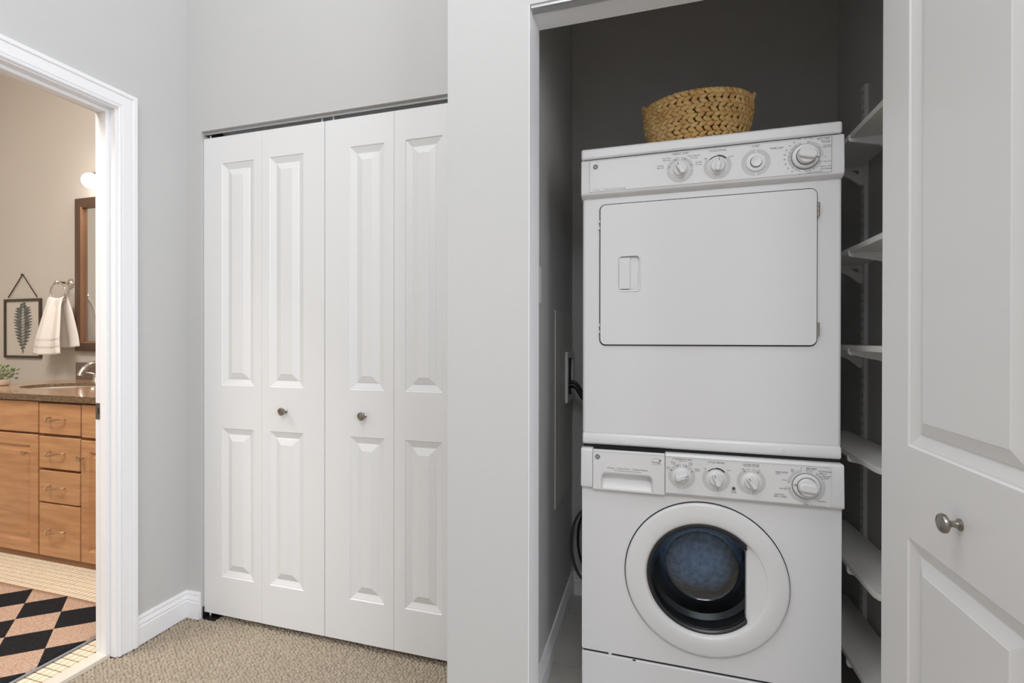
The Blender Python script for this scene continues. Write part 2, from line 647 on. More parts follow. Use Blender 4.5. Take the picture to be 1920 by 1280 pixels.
# bathroom mosaic floor
bf = struct('floor_bathroom', box(-5.6, -1.947, -.6, YV, -.03, -.003), GROUT, 'cream mosaic tiled bathroom floor', 'floor')
PT = 0.0268
tl = bpy.data.meshes.new('mosaic_tile')
bm = bmesh.new()
g = PT * .5 - .0017
vv = []
for z, s in ((-.004, g), (-.0008, g), (0, g - .0008)):
    vv.append([bm.verts.new((sx * s, sy * s, z)) for sx, sy in ((-1, -1), (1, -1), (1, 1), (-1, 1))])
for A, B in zip(vv, vv[1:]):
    for i in range(4):
        bm.faces.new((A[i], A[(i + 1) % 4], B[(i + 1) % 4], B[i]))
bm.faces.new(vv[-1])
bm.to_mesh(tl)
bm.free()
tl.materials.append(TILEM)
near, far = [], []
for i in range(0, 136):
    for j in range(-60, 66):
        x = -1.947 - PT * (i + .5) - .0005
        y = JY - .0535 - PT * 30 + PT * (j + .5) + .0265 - .0
        if y > 1.74 or y < -.58:
            continue
        if -3.73 < x < -2.1 and .48 < y < 1.46:
            continue       # under the rug
        if x > XLB - PT * .3 and not (JN + .015 < y < JY - .012):
            continue
        if x <= XLB and y > 1.75:
            continue
        d = math.hypot(x, y)
        # visible through the doorway?
        if x > -2.06 and 1.0 < y < 1.36:
            near.append((d, x, y))
        elif 1.46 < y < 1.74 and x > -3.4:
            near.append((d + 1 + abs(y - 1.55), x, y))
        else:
            far.append((x, y))
near.sort()
for k, (d, x, y) in enumerate(near):
    if k < 300:
        o = bpy.data.objects.new('mosaic_tile', tl)
        COL.objects.link(o)
        o.parent = bf
        o.location = (x, y, 0)
    else:
        far.append((x, y))
bm = bmesh.new()
for x, y in far:
    v0 = [bm.verts.new((x + sx * g, y + sy * g, -.004)) for sx, sy in ((-1, -1), (1, -1), (1, 1), (-1, 1))]
    v1 = [bm.verts.new((x + sx * (g - .0006), y + sy * (g - .0006), 0)) for sx, sy in ((-1, -1), (1, -1), (1, 1), (-1, 1))]
    for i in range(4):
        bm.faces.new((v0[i], v0[(i + 1) % 4], v1[(i + 1) % 4], v1[i]))
    bm.faces.new(v1)
o = build('mosaic_tile_field', bm, TILEM, bf)
o['kind'] = 'stuff'

# threshold, jamb, stop, casing of the bathroom doorway
struct('trim_2', box(-1.947, -1.893, JN, JY, -.008, .012), MARBLE, 'cream marble threshold in the bathroom doorway', 'threshold', bevel=.003)
bm = bmesh.new()
bx(bm, XLB, XL, JY, JY + .015, 0, ZJ + .015)
bx(bm, XLB, XL, JN - .015, JN, 0, ZJ + .015)
bx(bm, XLB, XL, JN, JY, ZJ, ZJ + .015)
jamb = struct('trim_3', bm, TRIM, 'white painted jamb lining the bathroom doorway', 'door frame')
bm = bmesh.new()
SX0, SX1 = -1.924, -1.894
bx(bm, SX0, SX1, JY - .013, JY, 0, ZJ)
bx(bm, SX0, SX1, JN, JN + .013, 0, ZJ)
bx(bm, SX0, SX1, JN + .013, JY - .013, ZJ - .013, ZJ)
build('door_stop', bm, TRIM, jamb, bevel=.002)
bm = bmesh.new()
plate(bm, rrect(-1.9645, -1.9435, .862, .922, .003, 2), [[(-1.9535, .880), (-1.9455, .880), (-1.9455, .904), (-1.9535, .904)]], 'Y', JY - .0015, JY - .0001)
sp = build('strike_plate', bm, NICKEL, jamb)
sp['label'] = 'nickel strike plate'
build('latch_hole', box(-1.9535, -1.9455, JY - .0003, JY - .0001, .880, .904), BLACKP, sp)

CP = [(0, 0), (0, .008), (.004, .0105), (.008, .0105), (.0095, .007), (.012, .007), (.014, .010), (.030, .0115),
      (.042, .0145), (.044, .0125), (.047, .0125), (.049, .0165), (.056, .018), (.0605, .018), (.062, .016), (.062, 0)]


def casing(path, prof, wx, name, m, label, cat):
    """path of (y,z) along the inner edge, mitred; wall face x=wx, profile grows to +x"""
    n = len(path)
    offs = []
    for i in range(n):
        def nrm(a, b):
            d = Vector((b[0] - a[0], b[1] - a[1])).normalized()
            return Vector((-d.y, d.x))
        if i == 0:
            o_ = nrm(path[0], path[1])
        elif i == n - 1:
            o_ = nrm(path[-2], path[-1])
        else:
            a, b = nrm(path[i - 1], path[i]), nrm(path[i], path[i + 1])
            o_ = (a + b)
            o_ /= o_.dot(a)
        offs.append(o_)
    bm = bmesh.new()
    rows = []
    for (y, z), o_ in zip(path, offs):
        rows.append([bm.verts.new((wx + h, y + o_.x * d, z + o_.y * d)) for d, h in prof])
    for A, B in zip(rows, rows[1:]):
        for i in range(len(prof) - 1):
            bm.faces.new((A[i], A[i + 1], B[i + 1], B[i]))
    bm.faces.new(rows[0])
    bm.faces.new(rows[-1][::-1])
    return struct(name, bm, m, label, cat, smooth=True, angle=25)


casing([(JN - .006, 0), (JN - .006, ZJ + .006), (JY + .006, ZJ + .006), (JY + .006, 0)], CP, XL, 'trim_1', TRIM,
       'white moulded casing around the bathroom doorway', 'door casing')

# baseboards
BP = [(0, 0), (.0125, 0), (.0125, .068), (.0105, .071), (.0105, .0745), (.0115, .078), (.009, .088), (.007, .094), (.0085, .097), (.0085, .103), (.006, .109), (0, .109)]


def baseboard(name, pts, label):
    """pts: list of (x,y) along the wall face with room on the right-hand side of travel"""
    bm = bmesh.new()
    n = len(pts)
    rows = []
    for i in range(n):
        def nr(a, b):
            d = Vector((b[0] - a[0], b[1] - a[1])).normalized()
            return Vector((d.y, -d.x))
        if i == 0:
            o_ = nr(pts[0], pts[1])
        elif i == n - 1:
            o_ = nr(pts[-2], pts[-1])
        else:
            a, b = nr(pts[i - 1], pts[i]), nr(pts[i], pts[i + 1])
            o_ = a + b
            o_ /= o_.dot(a)
        rows.append([bm.verts.new((pts[i][0] + o_.x * d, pts[i][1] + o_.y * d, z)) for d, z in BP])
    for A, B in zip(rows, rows[1:]):
        for i in range(len(BP) - 1):
            bm.faces.new((A[i], A[i + 1], B[i + 1], B[i]))
    bm.faces.new(rows[0])
    bm.faces.new(rows[-1][::-1])
    return struct(name, bm, TRIM, label, 'baseboard', smooth=True, angle=25)


baseboard('baseboard_left', [(XL, JY + .068), (XL, YB), (XO0 - .002, YB)], 'white moulded baseboard between bathroom casing and closet doors')
baseboard('baseboard_laundry_left', [(XCL, YJ), (XCL, YCB), (XCR, YCB)], 'white baseboard inside the laundry recess')

# ------------------------------------------------------------------ panelled bifold doors
PROF = [(0, 0), (.003, -.003), (.006, -.0035), (.024, -.0095), (.027, -.0095), (.029, -.008), (.050, -.0015), (.052, -.0005)]
BIF_PANELS = ((.158, .769), (.944, 1.853))


def leaf(name, parent, w, h, t, px0, px1, loc, rz):
    """front face at y=0 looking to -y, x 0..w"""
    bm = bmesh.new()
    xs = [0, px0, px1, w]
    zs = [0, BIF_PANELS[0][0], BIF_PANELS[0][1], BIF_PANELS[1][0], BIF_PANELS[1][1], h]
    for i in range(3):
        for j in range(5):
            if i == 1 and j in (1, 3):
                continue
            bm.faces.new([bm.verts.new((x, 0, z)) for x, z in ((xs[i], zs[j]), (xs[i + 1], zs[j]), (xs[i + 1], zs[j + 1]), (xs[i], zs[j + 1]))])
    for z0, z1 in BIF_PANELS:
        rings = []
        for d, q in PROF:
            rings.append([bm.verts.new((x, -q, z)) for x, z in ((px0 + d, z0 + d), (px1 - d, z0 + d), (px1 - d, z1 - d), (px0 + d, z1 - d))])
        for A, B in zip(rings, rings[1:]):
            for i in range(4):
                bm.faces.new((A[i], A[(i + 1) % 4], B[(i + 1) % 4], B[i]))
        bm.faces.new(rings[-1])
    # sides and back
    c = [(0, 0), (w, 0), (w, h), (0, h)]
    F = [bm.verts.new((x, 0, z)) for x, z in c]
    B = [bm.verts.new((x, t, z)) for x, z in c]
    for i in range(4):
        bm.faces.new((F[i], F[(i + 1) % 4], B[(i + 1) % 4], B[i]))
    bm.faces.new(B)
    bmesh.ops.remove_doubles(bm, verts=bm.verts, dist=1e-5)
    o = build(name, bm, DOORW, parent)
    o.location = loc
    o.rotation_euler = (0, 0, rz)
    return o


def knob(parent, x, z, m=NICKEL):
    bm = bmesh.new()
    lathe(bm, [(0, 0), (.0095, 0), (.0095, -.002), (.006, -.005), (.0048, -.010), (.0055, -.0145), (.011, -.0175), (.0152, -.0205),
               (.0158, -.0235), (.0145, -.0265), (.0125, -.0275), (.0118, -.0268), (.006, -.0280), (0, -.0283)], 28, 'Y', (x, 0, z))
    o = build('knob', bm, m, parent, smooth=True)
    o['label'] = 'brushed nickel knob'
    return o


LW = .2955
YD = 1.552
ZD = .024
LH = 1.963


def pivot_pin(parent, x, z0, z1):
    bm = bmesh.new()
    lathe(bm, [(0, z0), (.0035, z0), (.0035, z1), (0, z1)], 12, 'Z', (x, .016, 0))
    build('pivot_pin', bm, METW, parent, smooth=True)


d1 = empty('door_1', (-1.7862, YD, ZD))
tag(d1, 'left pair of white raised-panel closet door leaves', 'door', kind='structure')
l1 = leaf('door_leaf', d1, LW - .001, LH, .034, .094, .255, (0, 0, 0), 0)
l2 = leaf('door_leaf', d1, LW - .002, LH, .034, .038, .197, (LW, 0, 0), 0)
knob(l2, .114, .852)
pivot_pin(d1, .018, LH, LH + .022)
pivot_pin(d1, 2 * LW - .025, LH, LH + .022)
pivot_pin(d1, .016, -.024, 0)
d2 = empty('door_2', (-1.7862 + 2 * LW + .001, YD, ZD))
tag(d2, 'right pair of white raised-panel closet door leaves', 'door', kind='structure')
l3 = leaf('door_leaf', d2, LW - .0015, LH, .034, .109, .254, (0, 0, 0), 0)
l4 = leaf('door_leaf', d2, LW - .002, LH, .034, .044, .190, (LW, 0, 0), 0)
knob(l3, .172, .850)
pivot_pin(d2, .025, LH, LH + .022)

# top track of the closet doors
bm = bmesh.new()
bx(bm, XO0, XO1, 1.5535, 1.5555, ZH - .0115, ZH)
bx(bm, XO0, XO1, 1.5865, 1.5885, ZH - .0115, ZH)
bx(bm, XO0, XO1, 1.5555, 1.5865, ZH - .002, ZH)
tr = struct('trim_4', bm, ALU, 'aluminium door track above the white closet doors', 'door track')
build('pivot_socket', box(XO0 + .002, XO0 + .07, 1.558, 1.584, ZH - .010, ZH - .0021), PIVOT, tr)
# floor pivot bracket
pb = empty('pivot_bracket', (XO0 + .002, 1.545, -.004))
tag(pb, 'small dark steel pivot bracket on carpet under closet door corner', 'bracket')
build('base_plate', box(0, .062, 0, .045, .0, .006), PIVOT, pb)
bm = bmesh.new()
for k in range(6):
    bx(bm, .018 + k * .007, .021 + k * .007, .006, .034, .006, .0095)
build('teeth', bm, NICKEL, pb)['kind'] = 'stuff'
build('wall_tab', box(0, .002, 0, .045, .006, .05), PIVOT, pb)

# open laundry door (leading leaf seen, second leaf folded behind it)
LWB = .472
d3 = empty('door_3', (.475, 1.207, .008))
tag(d3, 'open white raised-panel folding door in the right foreground', 'door', kind='structure')
l5 = leaf('door_leaf', d3, LWB, LH, .034, .108, .432, (0, 0, 0), R(-90))
knob(l5, .272, .852)
l6 = leaf('door_leaf', d3, LWB, LH, .034, .04, .364, (0.069, -.471, 0), R(90 - 9))
for zz in (.2, 1.0, 1.75):
    bm = bmesh.new()
    lathe(bm, [(0, zz), (.004, zz), (.004, zz + .07), (0, zz + .07)], 10, 'Z', (.042, -.476, 0))
    build('hinge', bm, NICKEL, d3, smooth=True)

# laundry track
bm = bmesh.new()
bx(bm, XW1 + .004, XR1, 1.1925, 1.1940, ZH - .0095, ZH)
bx(bm, XW1 + .004, XR1, 1.2180, 1.2195, ZH - .0095, ZH)
bx(bm, XW1 + .004, XR1, 1.1940, 1.2180, ZH - .003, ZH - .0013)
struct('trim_5', bm, ALU, 'aluminium door track under the laundry opening header', 'door track')

# painted jamb lining of the laundry opening
bm = bmesh.new()
bx(bm, XW1, XW1 + .0015, YF, YJ, 0, ZH)
bx(bm, XW1, XR1, YF, YJ, ZH - .0012, ZH - .0001)
struct('trim_6', bm, TRIM, 'white painted reveal of the laundry opening', 'trim')

# ------------------------------------------------------------------ washer and dryer
MX, MY, MR = -.2024, 1.4608, R(-.4385)
MW, MD = .686, .655
EZ = .0006


def dial_print(name, parent, cx, cz, r0, r1, y, gaps):
    """printed ring with gaps: list of (a0,a1) arcs kept"""
    bm = bmesh.new()
    for a0, a1 in gaps:
        arcband(bm, cx, cz, r0, r1, a0, a1, y)
    return flat(name, bm, PRINTG, parent)


def control_knob(parent, cx, cz, r, ang, y):
    """knob with a raised grip bar, pointing ang degrees clockwise from up"""
    k = empty('knob', (cx, y, cz))
    k.parent = parent
    k.rotation_euler = (0, R(ang), 0)
    bm = bmesh.new()
    lathe(bm, [(r * 1.28, 0), (r * 1.28, -.0015), (r * 1.05, -.003), (r * 1.0, -.006), (r * .9, -.009), (0, -.0095)], 32, 'Y')
    o = build('knob', bm, PLASTIC, parent, smooth=True)
    o.location = (cx, y, cz)
    o.rotation_euler = (0, R(ang), 0)
    bpy.data.objects.remove(k)
    bm = bmesh.new()
    prism(bm, rrect(-r * .34, r * .34, -r * .95, r * .95, r * .3), 'Y', -.021, -.008)
    build('grip', bm, PLASTIC, o, bevel=.002)
    build('pointer_mark', box(-.0008, .0008, -.0215, -.0208, r * .45, r * .9), PRINTD, o)
    return o


def timer_knob(parent, cx, cz, r, ang, y):
    bm = bmesh.new()
    lathe(bm, [(r * 1.45, 0), (r * 1.45, -.004), (r * 1.36, -.0065), (r * 1.1, -.0075), (r * 1.02, -.007)], 40, 'Y', (cx, y, cz))
    o = build('timer_skirt', bm, PLASTIC, parent, smooth=True)
    bm = bmesh.new()
    lathe(bm, [(r * 1.53, -.0001), (r * 1.53, -.0015), (r * 1.45, -.0015)], 40, 'Y', (cx, y, cz))
    build('dark_ring', bm, PRINTG if False else mat('ring_grey', (120, 120, 121), .4, bump=(300, .02)), parent, smooth=True)
    bm = bmesh.new()
    lathe(bm, [(r * 1.06, -.0076), (r * 1.0, -.0082), (r * .99, -.0076)], 40, 'Y', (cx, y, cz))
    build('knob_seam', bm, GAP, o)
    bm = bmesh.new()
    lathe(bm, [(r, -.006), (r, -.018), (r * .93, -.021), (0, -.0215)], 40, 'Y')
    k = build('knob', bm, PLASTIC, parent, smooth=True)
    k.location = (cx, y, cz)
    k.rotation_euler = (0, R(ang), 0)
    bm = bmesh.new()
    prism(bm, rrect(-r * .50, r * .50, -r * .97, r * .97, r * .42), 'Y', -.029, -.020)
    build('grip', bm, PLASTIC, k, bevel=.004)
    build('pointer_mark', box(-.0009, .0009, -.0082, -.0074, r * 1.08, r * 1.36), PRINTD, k)
    return k


def monogram(parent, cx, cz, y, r):
    bm = bmesh.new()
    arcband(bm, cx, cz, 0.0002, r, 0, 360, y, 36)
    o = flat('emblem', bm, PRINTD, parent)
    o['label'] = 'small round dark monogram emblem'
    bm = bmesh.new()
    y -= .00015
    arcband(bm, cx, cz, r * .82, r * .89, 0, 360, y, 36)
    for i in range(4):
        a = R(90 * i + 45)
        arcband(bm, cx + .60 * r * math.sin(a), cz + .60 * r * math.cos(a), r * .10, r * .19, 90 * i + 100, 90 * i + 350, y, 8)
    n0 = len(bm.verts)
    add_text(bm, 'G', cx - r * .25, cz + r * .02, r * .95, y)
    add_text(bm, 'E', cx + r * .27, cz - r * .02, r * .95, y)
    bm.verts.ensure_lookup_table()
    for v in bm.verts[n0:]:
        v.co.x += (v.co.z - cz) * .25
    flat('emblem_letters', bm, PLASTIC, parent)
    return o


def marks(bm, cx, cz, r, angs, y, s=.0014):
    for a in angs:
        a = R(a)
        x, z = cx + r * math.sin(a), cz + r * math.cos(a)
        v = [bm.verts.new((x + s * dx, y, z + s * dz)) for dx, dz in ((-1, -1), (1, -1), (1, 1), (-1, 1))]
        bm.faces.new(v)


# ---- dryer
dry = empty('dryer', (MX, MY, 0), MR)
tag(dry, 'white front-loading clothes dryer stacked on the washing machine, basket on top', 'dryer')
DB0, DB1 = .8385, 1.586
bm = bmesh.new()
bx(bm, 0, MW, .004, MD, DB0 + .03, DB1)
body = build('body', bm, ENAMEL, dry, bevel=.008)
bm = bmesh.new()
prism(bm, [(.004, DB0 + .036), (-.001, DB0 + .028), (-.001, DB0 + .006), (.006, DB0), (MD, DB0), (MD, DB0 + .036)], 'X', .001, MW - .001)
sk = build('bottom_rail', bm, ENAMEL, dry, bevel=.004)
for s in (.118, .542):
    bm = bmesh.new()
    lathe(bm, [(.0085, 0), (.0085, -.0012), (.007, -.0018), (0, -.0018)], 20, 'Y', (s, -.001, DB0 + .016))
    build('screw_cap', bm, PLASTIC, sk, smooth=True)
# lid
bm = bmesh.new()
bx(bm, -.004, MW - .002, -.006, MD, 1.700, 1.733)
build('lid', bm, ENAMEL, dry, bevel=.007)
build('lid_shadow_gap', box(.004, MW - .008, -.001, MD - .01, 1.694, 1.701), GAP, dry)
# console
CY = -.009
bm = bmesh.new()
prism(bm, [(CY, 1.694), (CY - .003, 1.600), (CY - .001, 1.592), (.004, 1.583), (.05, 1.583), (.05, 1.697), (CY + .004, 1.697)], 'X', -.003, MW + .001)
con = build('control_panel', bm, PLASTIC, dry, bevel=.003)
PY = CY - .0037
bm = bmesh.new()


def line(bm, x0, z0, x1, z1, y, w=.0007):
    d = Vector((x1 - x0, z1 - z0)).normalized()
    n = Vector((-d.y, d.x)) * w * .5
    v = [bm.verts.new((x0 + n.x, y, z0 + n.y)), bm.verts.new((x0 - n.x, y, z0 - n.y)), bm.verts.new((x1 - n.x, y, z1 - n.y)), bm.verts.new((x1 + n.x, y, z1 + n.y))]
    bm.faces.new(v)


# everything printed lies on a thin overlay sheet so that it is flat
PX0, PX1, PZ0, PZ1 = .023, .657, 1.598, 1.692
ov = build('panel_overlay', box(PX0, PX1, PY + .0005, -.002, PZ0, PZ1), PLASTIC, con)
T = PY + .0005 - .0004
line(bm, PX0, PZ1 - .001, PX1, PZ1 - .001, T)
line(bm, PX0, PZ0 + .001, PX1, PZ0 + .001, T)
line(bm, PX0 + .0005, PZ0, PX0 + .0005, PZ1, T)
line(bm, PX1 - .0005, PZ0, PX1 - .0005, PZ1, T, .0012)
flat('border_line', bm, PRINTL, con)
monogram(con, .0405, 1.6735, T, .0078)
bm = bmesh.new()
add_text(bm, '5 Cycle  |  3 Fabric Care Settings', .030, 1.604, .0075, T, 'LEFT')
flat('model_lettering', bm, PRINTL, con)
KZ = 1.6415
bm = bmesh.new()
add_text(bm, 'FABRIC CARE', .281, 1.6865, .0072, T, bold=.0001)
for tt, x, z in (('Cottons', .2265, 1.6575), ('Reg. heat', .2265, 1.6515), ('Perm Press', .2435, 1.6775), ('Med. heat', .2435, 1.6715),
                 ('Knits, Delicates', .317, 1.6775), ('Low heat', .317, 1.6715), ('Air Fluff', .3295, 1.6575), ('No heat', .3295, 1.6515)):
    add_text(bm, tt, x, z, .0052, T, bold=.00008)
marks(bm, .28, KZ, .0315, (-70, -25, 25, 70), T - .0002)
add_text(bm, 'CYCLE SIGNAL', .379, 1.6848, .0072, T, bold=.0001)
add_text(bm, 'Off', .347, 1.665, .0055, T)
add_text(bm, 'Loud', .414, 1.665, .0055, T)
arcband(bm, .379, KZ, .027, .0295, -48, 0, T - .0002, 10)
arcband(bm, .379, KZ, .027, .0315, 0, 48, T - .0002, 10)
add_text(bm, 'START', .476, 1.6855, .0072, T, bold=.0001)
add_text(bm, 'TIMED DRY', .527, 1.6745, .0066, T, bold=.0001)
tx, tz, trr = .5955, 1.6445, .0430
for i, tt in enumerate(('80', '70', '60', '50', '40', '30', '20', '10')):
    a = R(-32 - 15.5 * i)
    add_text(bm, tt, tx + (trr + .007) * math.sin(a), tz + (trr + .0045) * math.cos(a), .0052, T)
add_text(bm, 'Off', tx - .015, tz + .0475, .0052, T)
add_text(bm, 'Start', tx + .014, tz + .0475, .0052, T)
for tt, x, z, s in (('EASY CARE', .637, 1.6878, .0058), ('Perm Press', .6425, 1.6822, .0046), ('Dewrinkle', .6440, 1.6778, .0046), ('Extended', .6462, 1.669, .0046),
                    ('Cool Down', .6462, 1.6645, .0046), ('More Dry', .6470, 1.627, .0046), ('Optimum Dry', .6430, 1.6145, .0046),
                    ('COTTONS', .6425, 1.6072, .0056), ('Less Dry', .606, 1.6004, .0042), ('Cool Down', .6255, 1.6016, .0042)):
    add_text(bm, tt, x, z, s, T, bold=.00006)
marks(bm, tx, tz, .0385, [10, 58, 118, 150, 165, 180, 200, 215, 230, 245, 260, 275, 290, 305, 320], T - .0002, .0009)
marks(bm, tx, tz, .0475, [0, 96, 196], T - .0002, .0009)
flat('control_lettering', bm, PRINTD, con)
dial_print('dial_ring', con, .28, KZ, .0265, .0362, T, [(-88, -4), (4, 88), (92, 268)])
dial_print('dial_ring', con, .379, KZ, .0265, .0362, T, [(50, 178), (182, 310)])
dial_print('dial_ring', con, .476, KZ, .0265, .0362, T, [(3, 177), (183, 357)])
dial_print('dial_ring', con, tx, tz, .0350, .0420, T, [(5, 95), (110, 178), (200, 345)])
control_knob(dry, .28, KZ, .0185, -30, T - .0001)
control_knob(dry, .379, KZ, .0185, 8, T - .0001)
bm = bmesh.new()
lathe(bm, [(.0255, 0), (.024, -.003), (.017, -.004), (.0145, -.0035)], 32, 'Y', (.476, T, KZ))
sb = build('start_button', bm, PLASTIC, dry, smooth=True)
bm = bmesh.new()
lathe(bm, [(.0138, 0), (.0138, -.008), (.0125, -.0095), (.006, -.009), (0, -.0086)], 32, 'Y', (.476, T, KZ))
build('button_cap', bm, PLASTIC, sb, smooth=True)
bm = bmesh.new()
lathe(bm, [(.0152, -.0036), (.0138, -.0042)], 32, 'Y', (.476, T, KZ))
build('button_gap', bm, GAP, sb)
timer_knob(dry, tx, tz, .0225, 104, T - .0001)
# door
build('door_gap', (lambda b: (prism(b, rrect(.051, .6285, 1.1385, 1.5635, .018), 'Y', .0025, .006), b)[1])(bmesh.new()), GAP, dry)
bm = bmesh.new()
HX0, HX1, HZ0, HZ1 = .105, .172, 1.299, 1.407
plate(bm, rrect(.0545, .6255, 1.142, 1.560, .016, 8), [rrect(HX0 + .004, HX1 - .004, HZ0 + .004, HZ1 - .004, .010)], 'Y', -.0035, .0045)
dd = build('door', bm, ENAMEL, dry, bevel=.003)
bm = bmesh.new()
outer = rrect(HX0, HX1, HZ0, HZ1, .012)
inner = rrect(HX0 + .004, HX1 - .004, HZ0 + .004, HZ1 - .004, .010)
# rim of the handle cup
ra = [bm.verts.new((x, -.0036, z)) for x, z in outer]
rb = [bm.verts.new((x + (.0012 if x < (HX0 + HX1) / 2 else -.0012), -.0055, z)) for x, z in outer]
rc = [bm.verts.new((x, -.0048, z)) for x, z in inner]
rd = [bm.verts.new((x, .0022, z)) for x, z in inner]
n = len(outer)
for A, B in ((ra, rb), (rb, rc), (rc, rd)):
    for i in range(n):
        j = (i + 1) % n
        bm.faces.new((A[i], A[j], B[j], B[i]))
bm.faces.new(rd)
hd = build('handle', bm, PLASTIC, dd, smooth=True, angle=40)
bm = bmesh.new()
prism(bm, [(HX0 + .005, -.004), (HX0 + .033, -.0055), (HX0 + .036, -.004), (HX0 + .033, .002), (HX0 + .005, .002)], 'Z', HZ0 + .008, HZ1 - .008)
build('grip_lip', bm, PLASTIC, hd)
for zz in (1.505, 1.185):
    bm = bmesh.new()
    for k in range(3):
        lathe(bm, [(0, zz + k * .0125 - .019), (.0036, zz + k * .0125 - .019), (.0036, zz + k * .0125 - .0075), (0, zz + k * .0125 - .0075)], 12, 'Z', (.6285, -.004, 0))
    bx(bm, .6255, .6300, -.003, .004, zz - .019, zz + .018)
    build('hinge', bm, NICKEL, dd, smooth=True)
for zz in (1.512, 1.492, 1.200, 1.180):
    build('catch_plug', box(.0485, .0525, -.001, .004, zz - .004, zz + .004), PLASTIC, body)

# ---- washer
was = empty('washing_machine', (MX, MY, 0), MR)
tag(was, 'white front-loading washing machine with round window under the dryer', 'washing machine')
RC = (.3465, .4765)
bm = bmesh.new()
plate(bm, rrect(0, MW, .216, .716, .006, 3), [circ(RC[0], RC[1], .158, 64)], 'Y', 0, .01)
build('front_panel', bm, ENAMEL, was, bevel=.002)
bm = bmesh.new()
bx(bm, .001, .012, .01, MD, .03, .828)
bx(bm, MW - .012, MW - .001, .01, MD, .03, .828)
bx(bm, .012, MW - .012, MD - .01, MD, .03, .828)
bx(bm, .012, MW - .012, .03, MD - .01, .82, .828)
build('body', bm, ENAMEL, was)
for fx in (.05, MW - .05):
    for fy in (.06, MD - .06):
        bm = bmesh.new()
        lathe(bm, [(0, .004), (.022, .004), (.022, .014), (.01, .018), (.01, .032), (0, .032)], 16, 'Z', (fx, fy, 0))
        build('foot', bm, BLACKP, was, smooth=True)
bm = bmesh.new()
bx(bm, .0, MW, .0, .03, .03, .208)
kick = build('kick_panel', bm, ENAMEL, was, bevel=.003)
build('kick_gap', box(.004, MW - .004, .006, .03, .206, .218), GAP, kick)
for s in (.085, .155):
    bm = bmesh.new()
    if s < .1:
        lathe(bm, [(.005, .005), (.005, .001), (0, .0005)], 14, 'Y', (s, 0, .2125))
        build('kick_screw', bm, PLASTIC, kick, smooth=True)
    else:
        bx(bm, s - .004, s + .004, -.0006, .002, .2055, .2085)
        build('kick_slot', bm, GAP, kick)
# console, slightly proud
WY = -.012
bm = bmesh.new()
prism(bm, [(WY + .005, .829), (WY, .824), (WY - .004, .722), (WY - .002, .713), (.004, .709), (.05, .709), (.05, .829)], 'X', .241, MW + .002)
wcon = build('control_panel', bm, PLASTIC, was, bevel=.003)
bm = bmesh.new()
prism(bm, [(WY + .005, .829), (WY, .824), (WY - .004, .722), (WY - .002, .713), (.004, .709), (.05, .709), (.05, .829)], 'X', -.002, .0335)
build('console_end', bm, PLASTIC, was, bevel=.003)
build('console_gap', box(.002, MW - .002, .014, .04, .712, .836), GAP, was)
# detergent drawer
bm = bmesh.new()
DX0, DX1, DZ1 = .0345, .240, .829
WT = WY - .0044
hole = [(DX0 + .028, .714), (DX1 - .036, .714)] + [(x, z) for x, z in rrect(DX0 + .028, DX1 - .036, .70, .7595, .012) if z > .745]
plate(bm, [(DX0, .7095), (DX1, .7095), (DX1, .828), (DX0, .828)], [hole], 'Y', WT + .0005, WT + .0105)
dw = build('detergent_drawer', bm, PLASTIC, was, bevel=.0012)
bm = bmesh.new()
prism(bm, [(WT + .0105, .764), (WT + .0295, .764), (WT + .0295, .738), (WT + .0105, .7095), (WT + .0060, .7095), (WT + .0060, .714), (WT + .0265, .742), (WT + .0265, .7595), (WT + .0105, .7595)], 'X', DX0 + .022, DX1 - .030)
build('drawer_grip', bm, PLASTIC, dw)
for e in (DX0 + .022, DX1 - .036):
    build('grip_cheek', box(e, e + .006, WT + .0105, WT + .0295, .7095, .764), PLASTIC, dw)
T = WT
bm = bmesh.new()
line(bm, DX0 + .002, .8215, DX1 - .001, .8215, T + .0002)
flat('drawer_line', bm, PRINTL, dw)
bm = bmesh.new()
hp = rrect(DX0 + .0255, DX1 - .0335, .69, .7625, .014)
hp = [(x, z) for x, z in hp if z > .72]
hp = [(DX1 - .0335, .7135)] + hp + [(DX0 + .0255, .7135)]
for a, b in zip(hp, hp[1:]):
    line(bm, a[0], a[1], b[0], b[1], T + .0002, .0012)
flat('grip_outline', bm, PRINTL, dw)
monogram(dw, .0485, .8065, T + .0002, .0078)
bm = bmesh.new()
add_text(bm, '8 Cycle  |  Heavy Duty  |  Deluxe Washer', .136, .7760, .0068, T + .0002, bold=.00004)
add_text(bm, 'RECOMMENDED HIGH EFFICIENCY DETERGENT', .137, .7690, .0036, T + .0002, bold=.0001)
flat('drawer_lettering', bm, PRINTD, dw)
bm = bmesh.new()
ex, ez = .2165, .8020
arcband(bm, ex, ez - .002, .0135, .0141, -75, 60, T + .0002, 20)
add_text(bm, 'energy', ex, ez + .000, .0085, T + .0002, bold=.0001)
line(bm, ex - .014, ez - .0065, ex + .014, ez - .0065, T + .0002, .0005)
sv = []
for i in range(10):
    a = R(36 * i)
    rr_ = .0040 if i % 2 == 0 else .0017
    sv.append(bm.verts.new((ex + .0105 + rr_ * math.sin(a), T + .0001, ez + .0055 + rr_ * math.cos(a))))
bm.faces.new(sv)
flat('energy_emblem', bm, PRINTD, dw)
